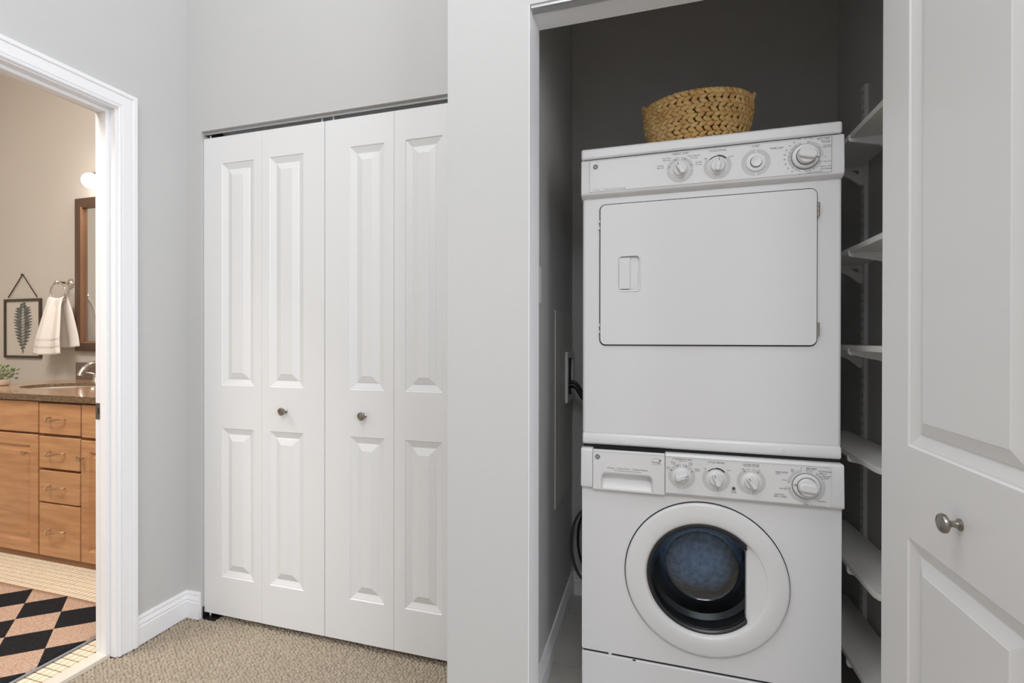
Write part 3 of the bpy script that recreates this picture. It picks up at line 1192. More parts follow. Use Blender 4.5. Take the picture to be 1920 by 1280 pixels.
# control overlay
OV0, OV1, OZ0, OZ1 = .243, .655, .7165, .8225
build('panel_overlay', box(OV0, OV1, WT + .0002, -.002, OZ0, OZ1), PLASTIC, wcon)
T = WT - .0002
bm = bmesh.new()
line(bm, OV0, OZ1 - .002, OV1, OZ1 - .002, T)
line(bm, OV0, OZ0 + .001, OV1 - .01, OZ0 + .001, T)
flat('border_line', bm, PRINTL, wcon)
KW = .768
k1, k2, k3 = .286, .3765, .4655
bm = bmesh.new()
add_text(bm, '4 TEMPERATURES', .287, .8155, .0068, T, bold=.0001)
add_text(bm, 'wash - rinse', .287, .8105, .0042, T)
for tt, x, z in (('Warm', .263, .8065), ('Cold', .263, .8018), ('Cold', .309, .8065), ('Cold', .309, .8018), ('Hot', .2490, .7915), ('Cold', .2490, .7868),
                 ('Warm', .3275, .7915), ('Warm', .3275, .7868)):
    add_text(bm, tt, x, z, .0054, T, bold=.00008)
marks(bm, k1, KW, .0315, (-62, -22, 22, 62), T - .0002)
add_text(bm, 'CYCLE SIGNAL', .3765, .8135, .0068, T, bold=.0001)
add_text(bm, 'Off', .3475, .7945, .0052, T)
add_text(bm, 'Loud', .4085, .7945, .0052, T)
arcband(bm, k2, KW, .027, .0295, -48, 0, T - .0002, 10)
arcband(bm, k2, KW, .027, .0315, 0, 48, T - .0002, 10)
add_text(bm, 'EXTRA RINSE', .4655, .8135, .0068, T, bold=.0001)
add_text(bm, 'OPTIONAL / COTTONS', .4655, .8088, .0036, T)
add_text(bm, 'Off', .445, .8005, .0052, T)
add_text(bm, 'On', .485, .8005, .0052, T)
marks(bm, k3, KW, .0315, (-33, 33), T - .0002)
add_text(bm, 'DOOR', .4215, .7375, .004, T)
add_text(bm, 'LOCKED', .4215, .7335, .004, T)
wx_, wz_ = .5985, .7675
for tt, x, z, s in (('DELICATES', .540, .7995, .0062), ('SOFT', .532, .7945, .0046), ('Final', .566, .8085, .005), ('Spin', .566, .8042, .005),
                    ('PREWASH', .611, .8145, .0058), ('COTTONS', .642, .8085, .0062), ('HEAVY', .637, .8030, .0056), ('MEDIUM', .6445, .7965, .0056),
                    ('LIGHT', .644, .7910, .0056), ('Wash', .547, .7795, .005), ('Final Spin', .5435, .7560, .005), ('PERM PRESS', .535, .7395, .0046),
                    ('EASY CARE', .5365, .7340, .0062), ('Wash', .598, .7195, .0052), ('Final Spin', .636, .7300, .005)):
    add_text(bm, tt, x, z, s, T, bold=.00007)
marks(bm, wx_, wz_, .0415, [0, 38, 50, 62, 170, 280, 255], T - .0002, .0009)
marks(bm, wx_, wz_, .0485, [-15, 20, 165, 262], T - .0002, .0009)
flat('control_lettering', bm, PRINTD, wcon)
dial_print('dial_ring', wcon, k1, KW, .0265, .0362, T, [(-178, -4), (4, 178)])
dial_print('dial_ring', wcon, k2, KW, .0265, .0362, T, [(50, 178), (182, 310)])
dial_print('dial_ring', wcon, k3, KW, .0265, .0362, T, [(3, 178), (182, 357)])
dial_print('dial_ring', wcon, wx_, wz_, .0375, .0455, T, [(0, 22), (32, 62), (66, 150), (175, 262), (278, 345)])
control_knob(was, k1, KW, .0185, 70, T - .0001)
control_knob(was, k2, KW, .0185, -22, T - .0001)
control_knob(was, k3, KW, .0185, -32, T - .0001)
timer_knob(was, wx_, wz_, .0225, -84, T - .0001)
bm = bmesh.new()
lathe(bm, [(.0046, 0), (.0046, -.001), (.003, -.002), (0, -.0024)], 16, 'Y', (.4215, T, .7455))
build('indicator_lamp', bm, mat('indicator_dark', (84, 84, 84), .3, bump=(200, .02)), was, smooth=True)
# round door
cx, cz = RC
bm = bmesh.new()
lathe(bm, [(.2195, .0005), (.2195, -.0012), (.205, -.0012)], 96, 'Y', (cx, 0, cz))
build('door_gap', bm, GAP, was)
bm = bmesh.new()
lathe(bm, [(.2165, -.001), (.2168, -.007), (.2145, -.0105), (.2090, -.0122), (.1820, -.0140), (.1660, -.0140), (.1605, -.0118), (.1570, -.0060), (.1545, .004), (.1545, .020), (.2165, .0)], 96, 'Y', (cx, 0, cz), closed=False)
wd = build('door', bm, PLASTIC, was, smooth=True, angle=40)
# handle segment on the right of the window
chx = .1105
th = math.acos(chx / .1605)
bm = bmesh.new()
N = 20
front, back = [], []
for i in range(N + 1):
    a = -th + 2 * th * i / N
    x, z = .1605 * math.cos(a), .1605 * math.sin(a)
    ro = []
    for k in range(6):
        t = k / 5
        xx = chx + (x - chx) * t
        ro.append(bm.verts.new((cx + xx, -.0005 - .0115 * t ** .6, cz + z)))
    front.append(ro)
    back.append(bm.verts.new((cx + chx, .020, cz + z)))
for i in range(N):
    for k in range(5):
        try:
            bm.faces.new((front[i][k], front[i + 1][k], front[i + 1][k + 1], front[i][k + 1]))
        except ValueError:
            pass
    bm.faces.new((front[i][0], back[i], back[i + 1], front[i + 1][0]))
hs = build('handle', bm, PLASTIC, wd, smooth=True, angle=40)
# dark gasket and drum
bm = bmesh.new()
lathe(bm, [(.158, .012), (.1525, .006), (.146, .010), (.142, .022), (.148, .050), (.165, .060), (.165, .085), (.150, .095)], 64, 'Y', (cx, 0, cz))
build('gasket', bm, RUBG, was, smooth=True)
bm = bmesh.new()
lathe(bm, [(.150, .095), (.235, .11), (.235, .40), (0, .41)], 48, 'Y', (cx, 0, cz))
build('drum', bm, STEELD, was, smooth=True)
# glass bowl
bm = bmesh.new()
o_ = [(.150, .000), (.147, .010), (.138, .026), (.126, .044), (.114, .062), (.108, .080), (.1055, .0845), (.098, .0870), (.050, .0930), (0, .0945)]
i_ = [(0, .0895), (.050, .088), (.095, .0825), (.1005, .0805), (.1035, .077), (.109, .060), (.121, .042), (.133, .024), (.142, .008), (.145, .000)]
lathe(bm, o_ + i_, 64, 'Y', (cx, 0, cz), closed=True)
gl = build('window_bowl', bm, GLASS, wd, smooth=True, angle=60)
gl['label'] = 'domed round glass of the washer door'
bm = bmesh.new()
lathe(bm, [(.1565, -.002), (.150, -.0035), (.1455, .000), (.1455, .004), (.1565, .004)], 64, 'Y', (cx, 0, cz))
build('window_rim', bm, RUBG, wd, smooth=True)

# laundry in the drum
bm = bmesh.new()
bmesh.ops.create_uvsphere(bm, u_segments=40, v_segments=24, radius=1)
rn = random.Random(5)
ph = [(rn.uniform(2, 7), rn.uniform(2, 7), rn.uniform(2, 7), rn.uniform(0, 6)) for _ in range(6)]
for v in bm.verts:
    d = v.co.normalized()
    k = 1 + sum(.022 * math.sin(a * d.x + b * d.y + c * d.z + p) for a, b, c, p in ph)
    v.co = Vector((d.x * .128 * k, d.y * .075 * k, d.z * .122 * k))
lo = build('laundry_bundle', bm, DENIM, None, smooth=True)
lo.location = (MX + cx, MY + .177, cz + .008)
tag(lo, 'blue-grey speckled laundry seen through the round washer window', 'laundry')

# ------------------------------------------------------------------ basket
BX_, BY_, BZ_ = .143, 1.70, 1.7365
bk = empty('woven_basket', (BX_, BY_, BZ_))
tag(bk, 'oval golden braided basket standing on top of the dryer', 'basket')
A0, B0, A1, B1, BH = .112, .078, .164, .120, .190


def brad(t):
    s = math.sin(min(1, t) * math.pi / 2) ** .8
    return A0 + (A1 - A0) * s, B0 + (B1 - B0) * s


def bpos(th_, t, off=0):
    a, b = brad(t)
    n_ = Vector((math.cos(th_) / a, math.sin(th_) / b, 0)).normalized()
    return Vector((a * math.cos(th_), b * math.sin(th_), BH * t)) + n_ * off


bm = bmesh.new()
rows = []
for k in range(12):
    t = k / 11
    rows.append([bm.verts.new(bpos(2 * math.pi * i / 48, t, -.0065)) for i in range(48)])
for A, B in zip(rows, rows[1:]):
    for i in range(48):
        j = (i + 1) % 48
        bm.faces.new((A[i], A[j], B[j], B[i]))
bm.faces.new(rows[0][::-1])
liner = build('liner', bm, BASKD, bk, smooth=True)
md = liner.modifiers.new('solid', 'SOLIDIFY')
md.thickness = .006
md.offset = -1
ROWS = 7
ell = []
sv = bmesh.new()
bmesh.ops.create_uvsphere(sv, u_segments=8, v_segments=6, radius=1)
sv.verts.ensure_lookup_table()
SV = [v.co.copy() for v in sv.verts]
SF = [[v.index for v in f.verts] for f in sv.faces]
sv.free()
rn = random.Random(11)


def leafbit(bm, p, tx_, up_, nr_, l, w, h):
    vs_ = [bm.verts.new(p + tx_ * c.z * l + up_ * c.y * w * (1 - .30 * c.z) + nr_ * c.x * h) for c in SV]
    for f in SF:
        bm.faces.new([vs_[i] for i in f])


for r_ in range(ROWS):
    bm = bmesh.new()
    for sub in (0, 1):
        t = (r_ + .28 + .46 * sub) / ROWS
        a, b = brad(t)
        per = math.pi * (3 * (a + b) - math.sqrt((3 * a + b) * (a + 3 * b)))
        n = int(per / .0195)
        for i in range(n):
            th_ = 2 * math.pi * (i + .35 * sub + .37 * r_ + rn.uniform(-.08, .08)) / n
            p = bpos(th_, t, .001 + rn.uniform(0, .0015))
            p2 = bpos(th_ + .02, t, .001)
            tg = (p2 - p).normalized()
            p3 = bpos(th_, min(1, t + .05), .001)
            upv = (p3 - bpos(th_, t, .001)).normalized()
            nr = tg.cross(upv).normalized()
            ang = (R(25) if sub else R(-25)) + rn.uniform(-.12, .12)
            d = tg * math.cos(ang) + upv * math.sin(ang) * -1
            e = nr.cross(d)
            leafbit(bm, p, d, e, nr, .0150 * rn.uniform(.92, 1.1), .0076 * rn.uniform(.9, 1.1), .0062)
    build('braid_row', bm, BASKM, bk, smooth=True, angle=180)
# rim and handles
bm = bmesh.new()
n = 58
for i in range(n):
    th_ = 2 * math.pi * i / n
    p = bpos(th_, 1.0, -.002)
    tg = (bpos(th_ + .02, 1.0, -.002) - p).normalized()
    up_ = Vector((0, 0, 1))
    nr = tg.cross(up_).normalized()
    d = (tg * .93 + nr * .33).normalized()
    leafbit(bm, p, d, up_, nr, .0125, .0065, .0075)
build('rim_braid', bm, BASKM, bk, smooth=True, angle=180)
for sgn in (-1, 1):
    bm = bmesh.new()
    path = smoothpath([(sgn * .150, -.040, .172), (sgn * .168, -.030, .196), (sgn * .1715, 0, .205), (sgn * .168, .030, .196), (sgn * .150, .040, .172)], 6)
    for i, p in enumerate(path):
        q = path[min(i + 1, len(path) - 1)] - path[max(i - 1, 0)]
        q.normalize()
        nr = Vector((sgn, 0, .2)).normalized()
        up_ = nr.cross(q).normalized()
        d = (q * .9 + up_ * (.4 if i % 2 else -.4)).normalized()
        leafbit(bm, p, d, nr.cross(d).normalized(), nr, .0085, .0062, .0055)
    build('handle', bm, BASKM, bk, smooth=True, angle=180)

# ------------------------------------------------------------------ shelves with standards and brackets
SXE = .557
spec = [(1.745, 1.34, 'topmost white shelf on the laundry side wall, above the dryer controls'),
        (1.411, 1.365, 'second white shelf from the top on the laundry side wall'),
        (1.124, 1.32, 'third white shelf from the top, level with the dryer door bottom'),
        (.812, 1.43, 'fourth white shelf from the top, level with the gap between the machines'),
        (.484, 1.44, 'fifth white shelf from the top, beside the washer window'),
        (.212, 1.40, 'lowest white shelf on the laundry side wall')]
STY = [1.895, 1.62]
for q, y in enumerate(STY):
    bm = bmesh.new()
    bx(bm, XCR - .012, XCR - .0105, y - .012, y + .012, .06, 2.02)
    bx(bm, XCR - .0105, XCR, y - .012, y - .0105, .06, 2.02)
    bx(bm, XCR - .0105, XCR, y + .0105, y + .012, .06, 2.02)
    o = empty('shelf_standard', (XCR, y, .06))
    s_ = build('channel', bm, METW, o)
    s_.location = (-XCR, -y, -.06)
    bm = bmesh.new()
    z = .1
    while z < 2.0:
        bx(bm, XCR - .0125, XCR - .0119, y - .006, y - .003, z, z + .012)
        bx(bm, XCR - .0125, XCR - .0119, y + .003, y + .006, z, z + .012)
        z += .032
    s_ = build('slot_row', bm, PRINTL, o)
    s_['kind'] = 'stuff'
    s_.location = (-XCR, -y, -.06)
    tag(o, ['white slotted shelf upright on the laundry side wall, farther from the door',
            'white slotted shelf upright on the laundry side wall, nearer the open door'][q], 'shelf upright', 'shelf uprights')
ordn = ['topmost', 'second', 'third', 'fourth', 'fifth', 'lowest']
for q, (z, y0, lab) in enumerate(spec):
    bm = bmesh.new()
    pr = [(XCR - .013, y0), (SXE + .022, y0), (SXE + .006, y0 + .006), (SXE, y0 + .024), (SXE, 2.018), (XCR - .013, 2.018)]
    prism(bm, pr, 'Z', z, z + .016)
    o = build('shelf', bm, SHELFM, None, bevel=.0015)
    tag(o, lab, 'shelf', 'laundry shelves')
    for k, y in enumerate(STY):
        xw = XCR - .0122
        L = xw - SXE
        prof = [(xw, z - .0005), (xw, z - .062), (xw - .010, z - .062)]
        for i in range(9):
            t = i / 8
            prof.append((xw - .012 - (L - .014) * t * .52, z - .060 + .036 * math.sin(t * math.pi / 2)))
        prof += [(SXE + .016, z - .014), (SXE - .002, z - .011), (SXE - .006, z - .006), (SXE - .006, z + .007), (SXE - .0025, z + .007), (SXE - .0025, z - .0005)]
        bm = bmesh.new()
        plate(bm, prof, [[(xw - .012, z - .012), (xw - .036, z - .012), (xw - .012, z - .028)]], 'Y', y - .0045, y + .0045)
        o = build('shelf_bracket', bm, METW)
        tag(o, 'white curved bracket under the %s laundry shelf, %s' % (ordn[q], 'farther upright' if k == 0 else 'nearer upright'), 'bracket', 'shelf brackets')

# ------------------------------------------------------------------ laundry wall fittings
ap = empty('access_panel', (XCL, 1.93, .90))
tag(ap, 'large flat painted panel on the laundry side wall', 'wall panel')
o = build('panel', (lambda b: (plate(b, [(1.757, .522), (2.14, .522), (2.14, 1.266), (1.757, 1.266)], [[(1.985, .915), (2.11, .915), (2.11, 1.085), (1.985, 1.085)]], 'X', XCL + .0002, XCL + .004), b)[1])(bmesh.new()), PANELM, ap)
o.location = (-XCL, -1.93, -.9)
wb = empty('outlet_box', (XCL, 2.04, 1.0))
tag(wb, 'recessed plastic hose box set in the laundry wall panel', 'outlet box')
bm = bmesh.new()
plate(bm, [(1.962, .895), (2.13, .895), (2.13, 1.105), (1.962, 1.105)], [[(1.99, .92), (2.105, .92), (2.105, 1.08), (1.99, 1.08)]], 'X', XCL + .0042, XCL + .014)
o = build('flange', bm, PLASTIC, wb)
o.location = (-XCL, -2.04, -1.0)
bm = bmesh.new()
bx(bm, XCL + .0045, XCL + .0055, 1.99, 2.105, .92, 1.08)
o = build('recess', bm, GAP, wb)
o.location = (-XCL, -2.04, -1.0)
for q, (dz, lab) in enumerate(((0, 'black rubber hose leaving the hose box, nearest the hall'), (.010, 'black rubber hose leaving the hose box, middle one'),
                               (-.010, 'black rubber hose leaving the hose box, farthest back'))):
    y = 2.015 + q * .0195
    bm = bmesh.new()
    tube(bm, smoothpath([(XCL + .0065, y, .965 + dz), (XCL + .035, y, .962 + dz), (-.285, y, .925 + dz), (-.245, y, .86 + dz),
                         (-.232, y, .78 + dz), (-.225, y, .60)], 8), .0085, 10)
    o = build('water_hose', bm, HOSEM, None, smooth=True)
    tag(o, lab, 'hose', 'hoses at the hose box')
bm = bmesh.new()
pts = []
for i in range(21):
    a = R(70 + 220 * i / 20)
    pts.append((-.255 + .080 * math.cos(a), 2.06 + .02 * math.sin(a * .5), .268 + .160 * math.sin(a)))
tube(bm, pts, .006, 10)
o = build('drain_hose', bm, HOSEG, None, smooth=True)
tag(o, 'thin grey cord looping out behind the washer near the floor', 'cord')
bm = bmesh.new()
pts = [(p[0] + .024, p[1] + .03, p[2] + .012) for p in pts]
tube(bm, pts, .005, 10)
o = build('power_cord', bm, HOSEM, None, smooth=True)
tag(o, 'black cord looping behind the washer beside the grey one', 'cord')
bm = bmesh.new()
prism(bm, rrect(1.415, 1.507, 1.272, 1.388, .006, 3), 'X', XCL + .0002, XCL + .006)
sw = build('switch_plate', bm, METW, None, bevel=.002)
tag(sw, 'white wall plate just inside the laundry opening edge', 'wall plate')

# ------------------------------------------------------------------ bathroom: vanity
VX0, VX1, VYF = -3.995, XLB - .02, 1.705
va = empty('vanity_cabinet', (VX0, VYF, 0))
tag(va, 'maple bathroom vanity cabinet with drawers and panel doors', 'cabinet')


def vpart(name, bm, m, parent=None, **k):
    o = build(name, bm, m, parent or va, **k)
    if parent is None:
        o.location = (-VX0, -VYF, 0)
    return o


bm = bmesh.new()
bx(bm, VX0, VX1, VYF + .020, VYF + .038, .022, .836)
bx(bm, VX0, VX0 + .018, VYF + .038, YV - .005, .022, .836)
bx(bm, VX1 - .018, VX1, VYF + .038, YV - .005, .022, .836)
bx(bm, VX0 + .018, VX1 - .018, VYF + .038, YV - .005, .022, .040)
vpart('carcass', bm, WOODD)
vpart('base_rail', box(VX0, VX1, VYF + .012, VYF + .020, .0, .032), WOODD)


def pull(parent, x, z):
    bm = bmesh.new()
    y = VYF
    path = smoothpath([(x - .050, y - .001, z + .008), (x - .053, y - .018, z + .002), (x - .046, y - .026, z - .010), (x - .020, y - .028, z - .010),
                       (x + .010, y - .027, z - .002), (x + .040, y - .022, z + .003), (x + .055, y - .012, z + .004), (x + .056, y - .001, z + .004)], 5)
    tube(bm, path, .0042, 8)
    o = build('pull', bm, BRASS, parent, smooth=True)
    o['label'] = 'wavy antique metal pull'
    return o


def drawer(x0, x1, z0, z1, haspull=True):
    o = vpart('drawer', box(x0, x1, VYF, VYF + .0195, z0, z1), WOODH, bevel=.004)
    if haspull:
        pull(o, (x0 + x1) / 2 - .012, (z0 + z1) / 2)
    return o


def cdoor(x0, x1, z0, z1, kx=None):
    bm = bmesh.new()
    w = .062
    rings = []
    pr = [(0, .0195), (0, .003), (.003, 0), (w - .006, 0), (w, .004), (w + .006, .009), (w + .012, .009), (w + .030, .004)]
    for d, y in pr:
        rings.append([bm.verts.new((x, VYF + y, z)) for x, z in ((x0 + d, z0 + d), (x1 - d, z0 + d), (x1 - d, z1 - d), (x0 + d, z1 - d))])
    for A, B in zip(rings, rings[1:]):
        for i in range(4):
            bm.faces.new((A[i], A[(i + 1) % 4], B[(i + 1) % 4], B[i]))
    bm.faces.new(rings[-1])
    bm.faces.new(rings[0][::-1])
    o = vpart('cabinet_door', bm, WOOD)
    if kx is not None:
        bm = bmesh.new()
        lathe(bm, [(0, 0), (.007, 0), (.005, -.004), (.0045, -.016), (.009, -.022), (.0145, -.026), (.0135, -.030), (0, -.032)], 20, 'Y', (kx, VYF, .562))
        k = build('knob', bm, BRASS, o, smooth=True)
        k['label'] = 'round antique metal knob'
    return o


drawer(VX0 + .006, -3.077, .668, .832, False)
drawer(-3.066, -2.763, .667, .826)
drawer(-2.754, VX1 - .006, .662, .828, False)
drawer(-3.066, -2.766, .488, .653)
drawer(-3.066, -2.766, .313, .476)
drawer(-3.066, -2.766, .034, .306)
cdoor(-3.535, -3.077, .034, .657, -3.142)
cdoor(VX0 + .006, -3.541, .034, .657, -3.60)
cdoor(-2.758, -2.372, .034, .648, -2.737)
cdoor(-2.366, VX1 - .006, .034, .648, -2.31)

# countertop with sink opening
ct = empty('countertop', (VX0, 1.688, .838))
tag(ct, 'brown speckled granite vanity countertop with sink cutout', 'countertop')
SKX, SKY, SA, SB = -3.50, 2.06, .225, .170
bm = bmesh.new()
hole = circ(SKX, SKY, SA, 48, SB)
plate(bm, [(VX0 - .012, 1.688), (VX1 + .018, 1.688), (VX1 + .018, YV - .001), (VX0 - .012, YV - .001)], [hole], 'Z', .8505, .8705)
o = build('slab', bm, STONE, ct)
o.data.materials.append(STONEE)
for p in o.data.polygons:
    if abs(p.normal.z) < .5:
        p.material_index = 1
o.location = (-VX0, -1.688, -.838)
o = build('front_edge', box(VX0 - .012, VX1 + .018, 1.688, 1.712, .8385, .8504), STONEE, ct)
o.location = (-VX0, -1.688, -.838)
o = build('backsplash', box(VX0 - .012, VX1 + .018, YV - .021, YV - .0012, .8706, .990), STONEB, ct, bevel=.002)
o.location = (-VX0, -1.688, -.838)
bm = bmesh.new()
rows = []
for k in range(9):
    t = k / 8
    f = math.cos(t * math.pi / 2) ** .55 if k < 8 else .12
    rows.append([bm.verts.new((SKX + (SA + .012) * f * math.cos(2 * math.pi * i / 40), SKY + (SB + .012) * f * math.sin(2 * math.pi * i / 40), .8503 - .14 * math.sin(t * math.pi / 2))) for i in range(40)])
for A, B in zip(rows, rows[1:]):
    for i in range(40):
        j = (i + 1) % 40
        bm.faces.new((A[i], A[j], B[j], B[i]))
bm.faces.new(rows[-1])
o = build('sink_basin', bm, PORC, None, smooth=True, angle=60)
tag(o, 'white oval undermount sink in the granite countertop', 'sink')

# faucet
fa = empty('faucet', (-3.575, 2.36, .8706))
tag(fa, 'polished chrome arched faucet behind the sink', 'faucet')
bm = bmesh.new()
lathe(bm, [(0, 0), (.027, 0), (.027, .006), (.019, .012), (.0155, .030), (.0155, .08), (0, .085)], 24, 'Z')
build('base', bm, CHROME, fa, smooth=True)
bm = bmesh.new()
path = smoothpath([(0, 0, .05), (0, -.012, .095), (0, -.050, .122), (0, -.095, .118), (0, -.130, .092), (0, -.150, .060), (0, -.153, .050)], 6)
n = len(path)
tube(bm, path, .012, 12, radii=[.0185 - .003 * i / n + (.006 if i >= n - 3 else 0) for i in range(n)])
build('spout', bm, CHROME, fa, smooth=True)
for s in (-.1, .1):
    bm = bmesh.new()
    lathe(bm, [(0, 0), (.022, 0), (.022, .006), (.014, .012), (.011, .04), (.014, .05), (0, .055)], 20, 'Z', (s, 0, 0))
    tube(bm, [(s, 0, .048), (s * 1.3, -.02, .058), (s * 1.6, -.03, .062)], .006, 8)
    build('tap_lever', bm, CHROME, fa, smooth=True)

# mirror
mi = empty('wall_mirror', (-3.2, YV, 1.62))
tag(mi, 'large mirror in a dark walnut frame above the vanity', 'mirror')


def ring_frame(bm, x0, x1, z0, z1, prof, yface):
    rows = []
    for d, h in prof:
        rows.append([bm.verts.new((x, yface - h, z)) for x, z in ((x0 + d, z0 + d), (x1 - d, z0 + d), (x1 - d, z1 - d), (x0 + d, z1 - d))])
    for A, B in zip(rows, rows[1:]):
        for i in range(4):
            bm.faces.new((A[i], A[(i + 1) % 4], B[(i + 1) % 4], B[i]))


bm = bmesh.new()
ring_frame(bm, -3.990, -2.40, 1.073, 2.168, [(0, .0005), (0, .034), (.003, .037), (.056, .037), (.058, .036)], YV)
o = build('frame', bm, MIRF, mi)
o.location = (3.2, -YV, -1.62)
bm = bmesh.new()
ring_frame(bm, -3.990, -2.40, 1.073, 2.168, [(.058, .036), (.066, .030), (.067, .013), (.070, .0125)], YV)
o = build('frame_lip', bm, MIRI, mi)
o.location = (3.2, -YV, -1.62)
bm = box(-3.926, -2.464, YV - .012, YV - .002, 1.137, 2.104)
o = build('glass', bm, MIRRORM, mi)
o.location = (3.2, -YV, -1.62)

# vanity light
vl = empty('vanity_light', (-3.3, YV, 2.28))
tag(vl, 'vanity light bar with glowing round bulbs above the mirror', 'light')
o = build('back_bar', box(-.52, .52, -.035, -.0005, .0, .06), NICKEL, vl, bevel=.004)
for k in range(4):
    x = -.415 + k * .277
    bm = bmesh.new()
    lathe(bm, [(0, -.035), (.020, -.035), (.024, -.05), (.024, -.066), (0, -.068)], 20, 'Y', (x, 0, .03))
    build('socket', bm, NICKEL, vl, smooth=True)
    bm = bmesh.new()
    bmesh.ops.create_uvsphere(bm, u_segments=28, v_segments=16, radius=.052)
    for v in bm.verts:
        v.co += Vector((x, -.105, -.030 + .0))
    b_ = build('bulb', bm, BULB, vl, smooth=True)
    b_['label'] = 'glowing white globe bulb'

# towel ring and towel
trg = empty('towel_ring', (-4.085, YV, 1.567))
tag(trg, 'polished chrome towel ring on the bathroom wall beside the mirror', 'towel ring')
bm = bmesh.new()
lathe(bm, [(0, -.0005), (.036, -.0005), (.037, -.006), (.031, -.010), (.026, -.010), (.023, -.015), (.012, -.020), (.0095, -.030), (.012, -.040), (.0095, -.050), (.009, -.075), (0, -.08)], 32, 'Y')
build('post', bm, CHROME, trg, smooth=True)
bm = bmesh.new()
bmesh.ops.create_uvsphere(bm, u_segments=20, v_segments=14, radius=.0165)
for v in bm.verts:
    v.co += Vector((0, -.086, 0))
build('ball', bm, CHROME, trg, smooth=True)
RR = .078
bm = bmesh.new()
pts = [(RR * math.sin(2 * math.pi * i / 40), -.082, -RR + RR * math.cos(2 * math.pi * i / 40)) for i in range(41)]
tube(bm, pts, .0055, 10, cap=False)
bmesh.ops.remove_doubles(bm, verts=bm.verts, dist=1e-4)
build('ring', bm, CHROME, trg, smooth=True)

rcx, rcy, rcz = -4.085, YV - .082, 1.567 - RR
bm = bmesh.new()
NU, NV = 44, 60
rows = []
LFR, LBK = .395, .345
tot = LFR + LBK + .035
for j in range(NV + 1):
    s = tot * j / NV
    if s < LFR:
        d = LFR - s
        side = -1
    elif s < LFR + .035:
        d = 0
        side = (s - LFR) / .0175 - 1
    else:
        d = s - LFR - .035
        side = 1
    ro = []
    for i in range(NU + 1):
        u = i / NU * 2 - 1
        spread = .075 + (.086 if side < 0 else .066) * (d / .37) ** .8
        x = rcx + u * spread + (-.034 if side < 0 else .012) * (d / .37)
        # follow the ring's bottom curve at the top
        ringz = rcz - math.sqrt(max(0, (RR - .002) ** 2 - min(abs(u) * .072, .072) ** 2)) + .012
        ringz = rcz - RR + .026 + .012 * u * u * (1 if abs(u) < .9 else .9)
        fold = math.sin(u * 5.2 + (0.6 if side < 0 else 1.8)) * .011 * min(1, d / .06) * (1 + d * 1.2) + math.sin(u * 11 + 1) * .004 * min(1, d / .05)
        ybase = rcy + (side if abs(side) < 1 else side) * .0135 + (-.038 if side < 0 else .030) * min(1, d / .3) ** .7 * (1 if abs(side) == 1 else 0)
        y = ybase + fold * (1 if side < 0 else .5)
        y = min(y, YV - .007)
        top = math.sqrt(max(0, 1 - side * side)) * .010 if abs(side) < 1 else 0
        z = ringz - d + top + .004
        band = .0022 * (1 if (.055 < d % 1 - 0 < .075) else 0)
        ro.append(bm.verts.new((x, y, z)))
    rows.append(ro)
for A, B in zip(rows, rows[1:]):
    for i in range(NU):
        bm.faces.new((A[i], A[i + 1], B[i + 1], B[i]))
tw_ = build('hand_towel', bm, TOWELM, None, smooth=True, angle=180)
md = tw_.modifiers.new('solid', 'SOLIDIFY')
md.thickness = .005
md.offset = 0
tag(tw_, 'white terry hand towel hanging from the chrome towel ring', 'towel')
# woven border bands of the towel
for (f0, f1) in ((4, 5), (8, 9)):
    bm = bmesh.new()
    me = tw_.data
    r0 = [me.vertices[f0 * (NU + 1) + i].co for i in range(NU + 1)]
    r1 = [me.vertices[f1 * (NU + 1) + i].co for i in range(NU + 1)]
    A = [bm.verts.new(Vector(p) + Vector((0, -.0055, 0))) for p in r0]
    B = [bm.verts.new(Vector(p) + Vector((0, -.0055, 0))) for p in r1]
    for i in range(NU):
        bm.faces.new((A[i], A[i + 1], B[i + 1], B[i]))
    build('woven_band', bm, mat('towel_band', (222, 214, 206), .9, bump=(300, .3)), tw_, smooth=True)

# framed fern
pf = empty('framed_fern_print', (-4.598, YV, 1.24))
tag(pf, 'fern print in a thin dark frame hanging from a cord', 'picture')
bm = bmesh.new()
hw, hh = .206, .2245
rows = []
for d, h in [(0, .001), (0, .015), (.018, .015), (.018, .004)]:
    rows.append([bm.verts.new((x, -h, z)) for x, z in ((-hw + d, -hh + d), (hw - d, -hh + d), (hw - d, hh - d), (-hw + d, hh - d))])
for A, B in zip(rows, rows[1:]):
    for i in range(4):
        bm.faces.new((A[i], A[(i + 1) % 4], B[(i + 1) % 4], B[i]))
build('frame', bm, FRAMEM, pf)
build('backing_paper', box(-hw + .015, hw - .015, -.006, -.001, -hh + .015, hh - .015), PAPERM, pf)
bm = bmesh.new()
rn = random.Random(2)
stem = []
Z0, Z1 = -.185, .165
NL = 17
for i in range(NL):
    t = i / (NL - 1)
    z = Z0 + .01 + (Z1 - Z0) * t
    ln = .135 * (math.sin(math.pi * (.16 + .80 * (1 - t) ** .9)) ** .8) * (1 if t < .93 else .6)
    if t < .2:
        ln *= .55 + 2.2 * t
    for sg in (-1, 1):
        a = R(24 + 16 * t + rn.uniform(-3, 3))
        dx, dz = math.cos(a) * sg, math.sin(a)
        w = .0110
        zz = z + (.006 if sg > 0 else 0)
        pts_ = [(0, 0), (.25, w), (.6, w * .8), (1, 0), (.6, -w * .8), (.25, -w)]
        vs_ = [bm.verts.new((dx * ln * p - dz * q * sg, -.0064, zz + dz * ln * p * .55 - ln * .10 * p * p + q)) for p, q in pts_]
        bm.faces.new(vs_)
v = [bm.verts.new(c) for c in ((-.004, -.0065, Z0 - .01), (.004, -.0065, Z0 - .01), (.0012, -.0065, Z1 + .03), (-.0012, -.0065, Z1 + .03))]
bm.faces.new(v)
fo = flat('fern', bm, FERNM, pf)
fo['label'] = 'grey fern frond'
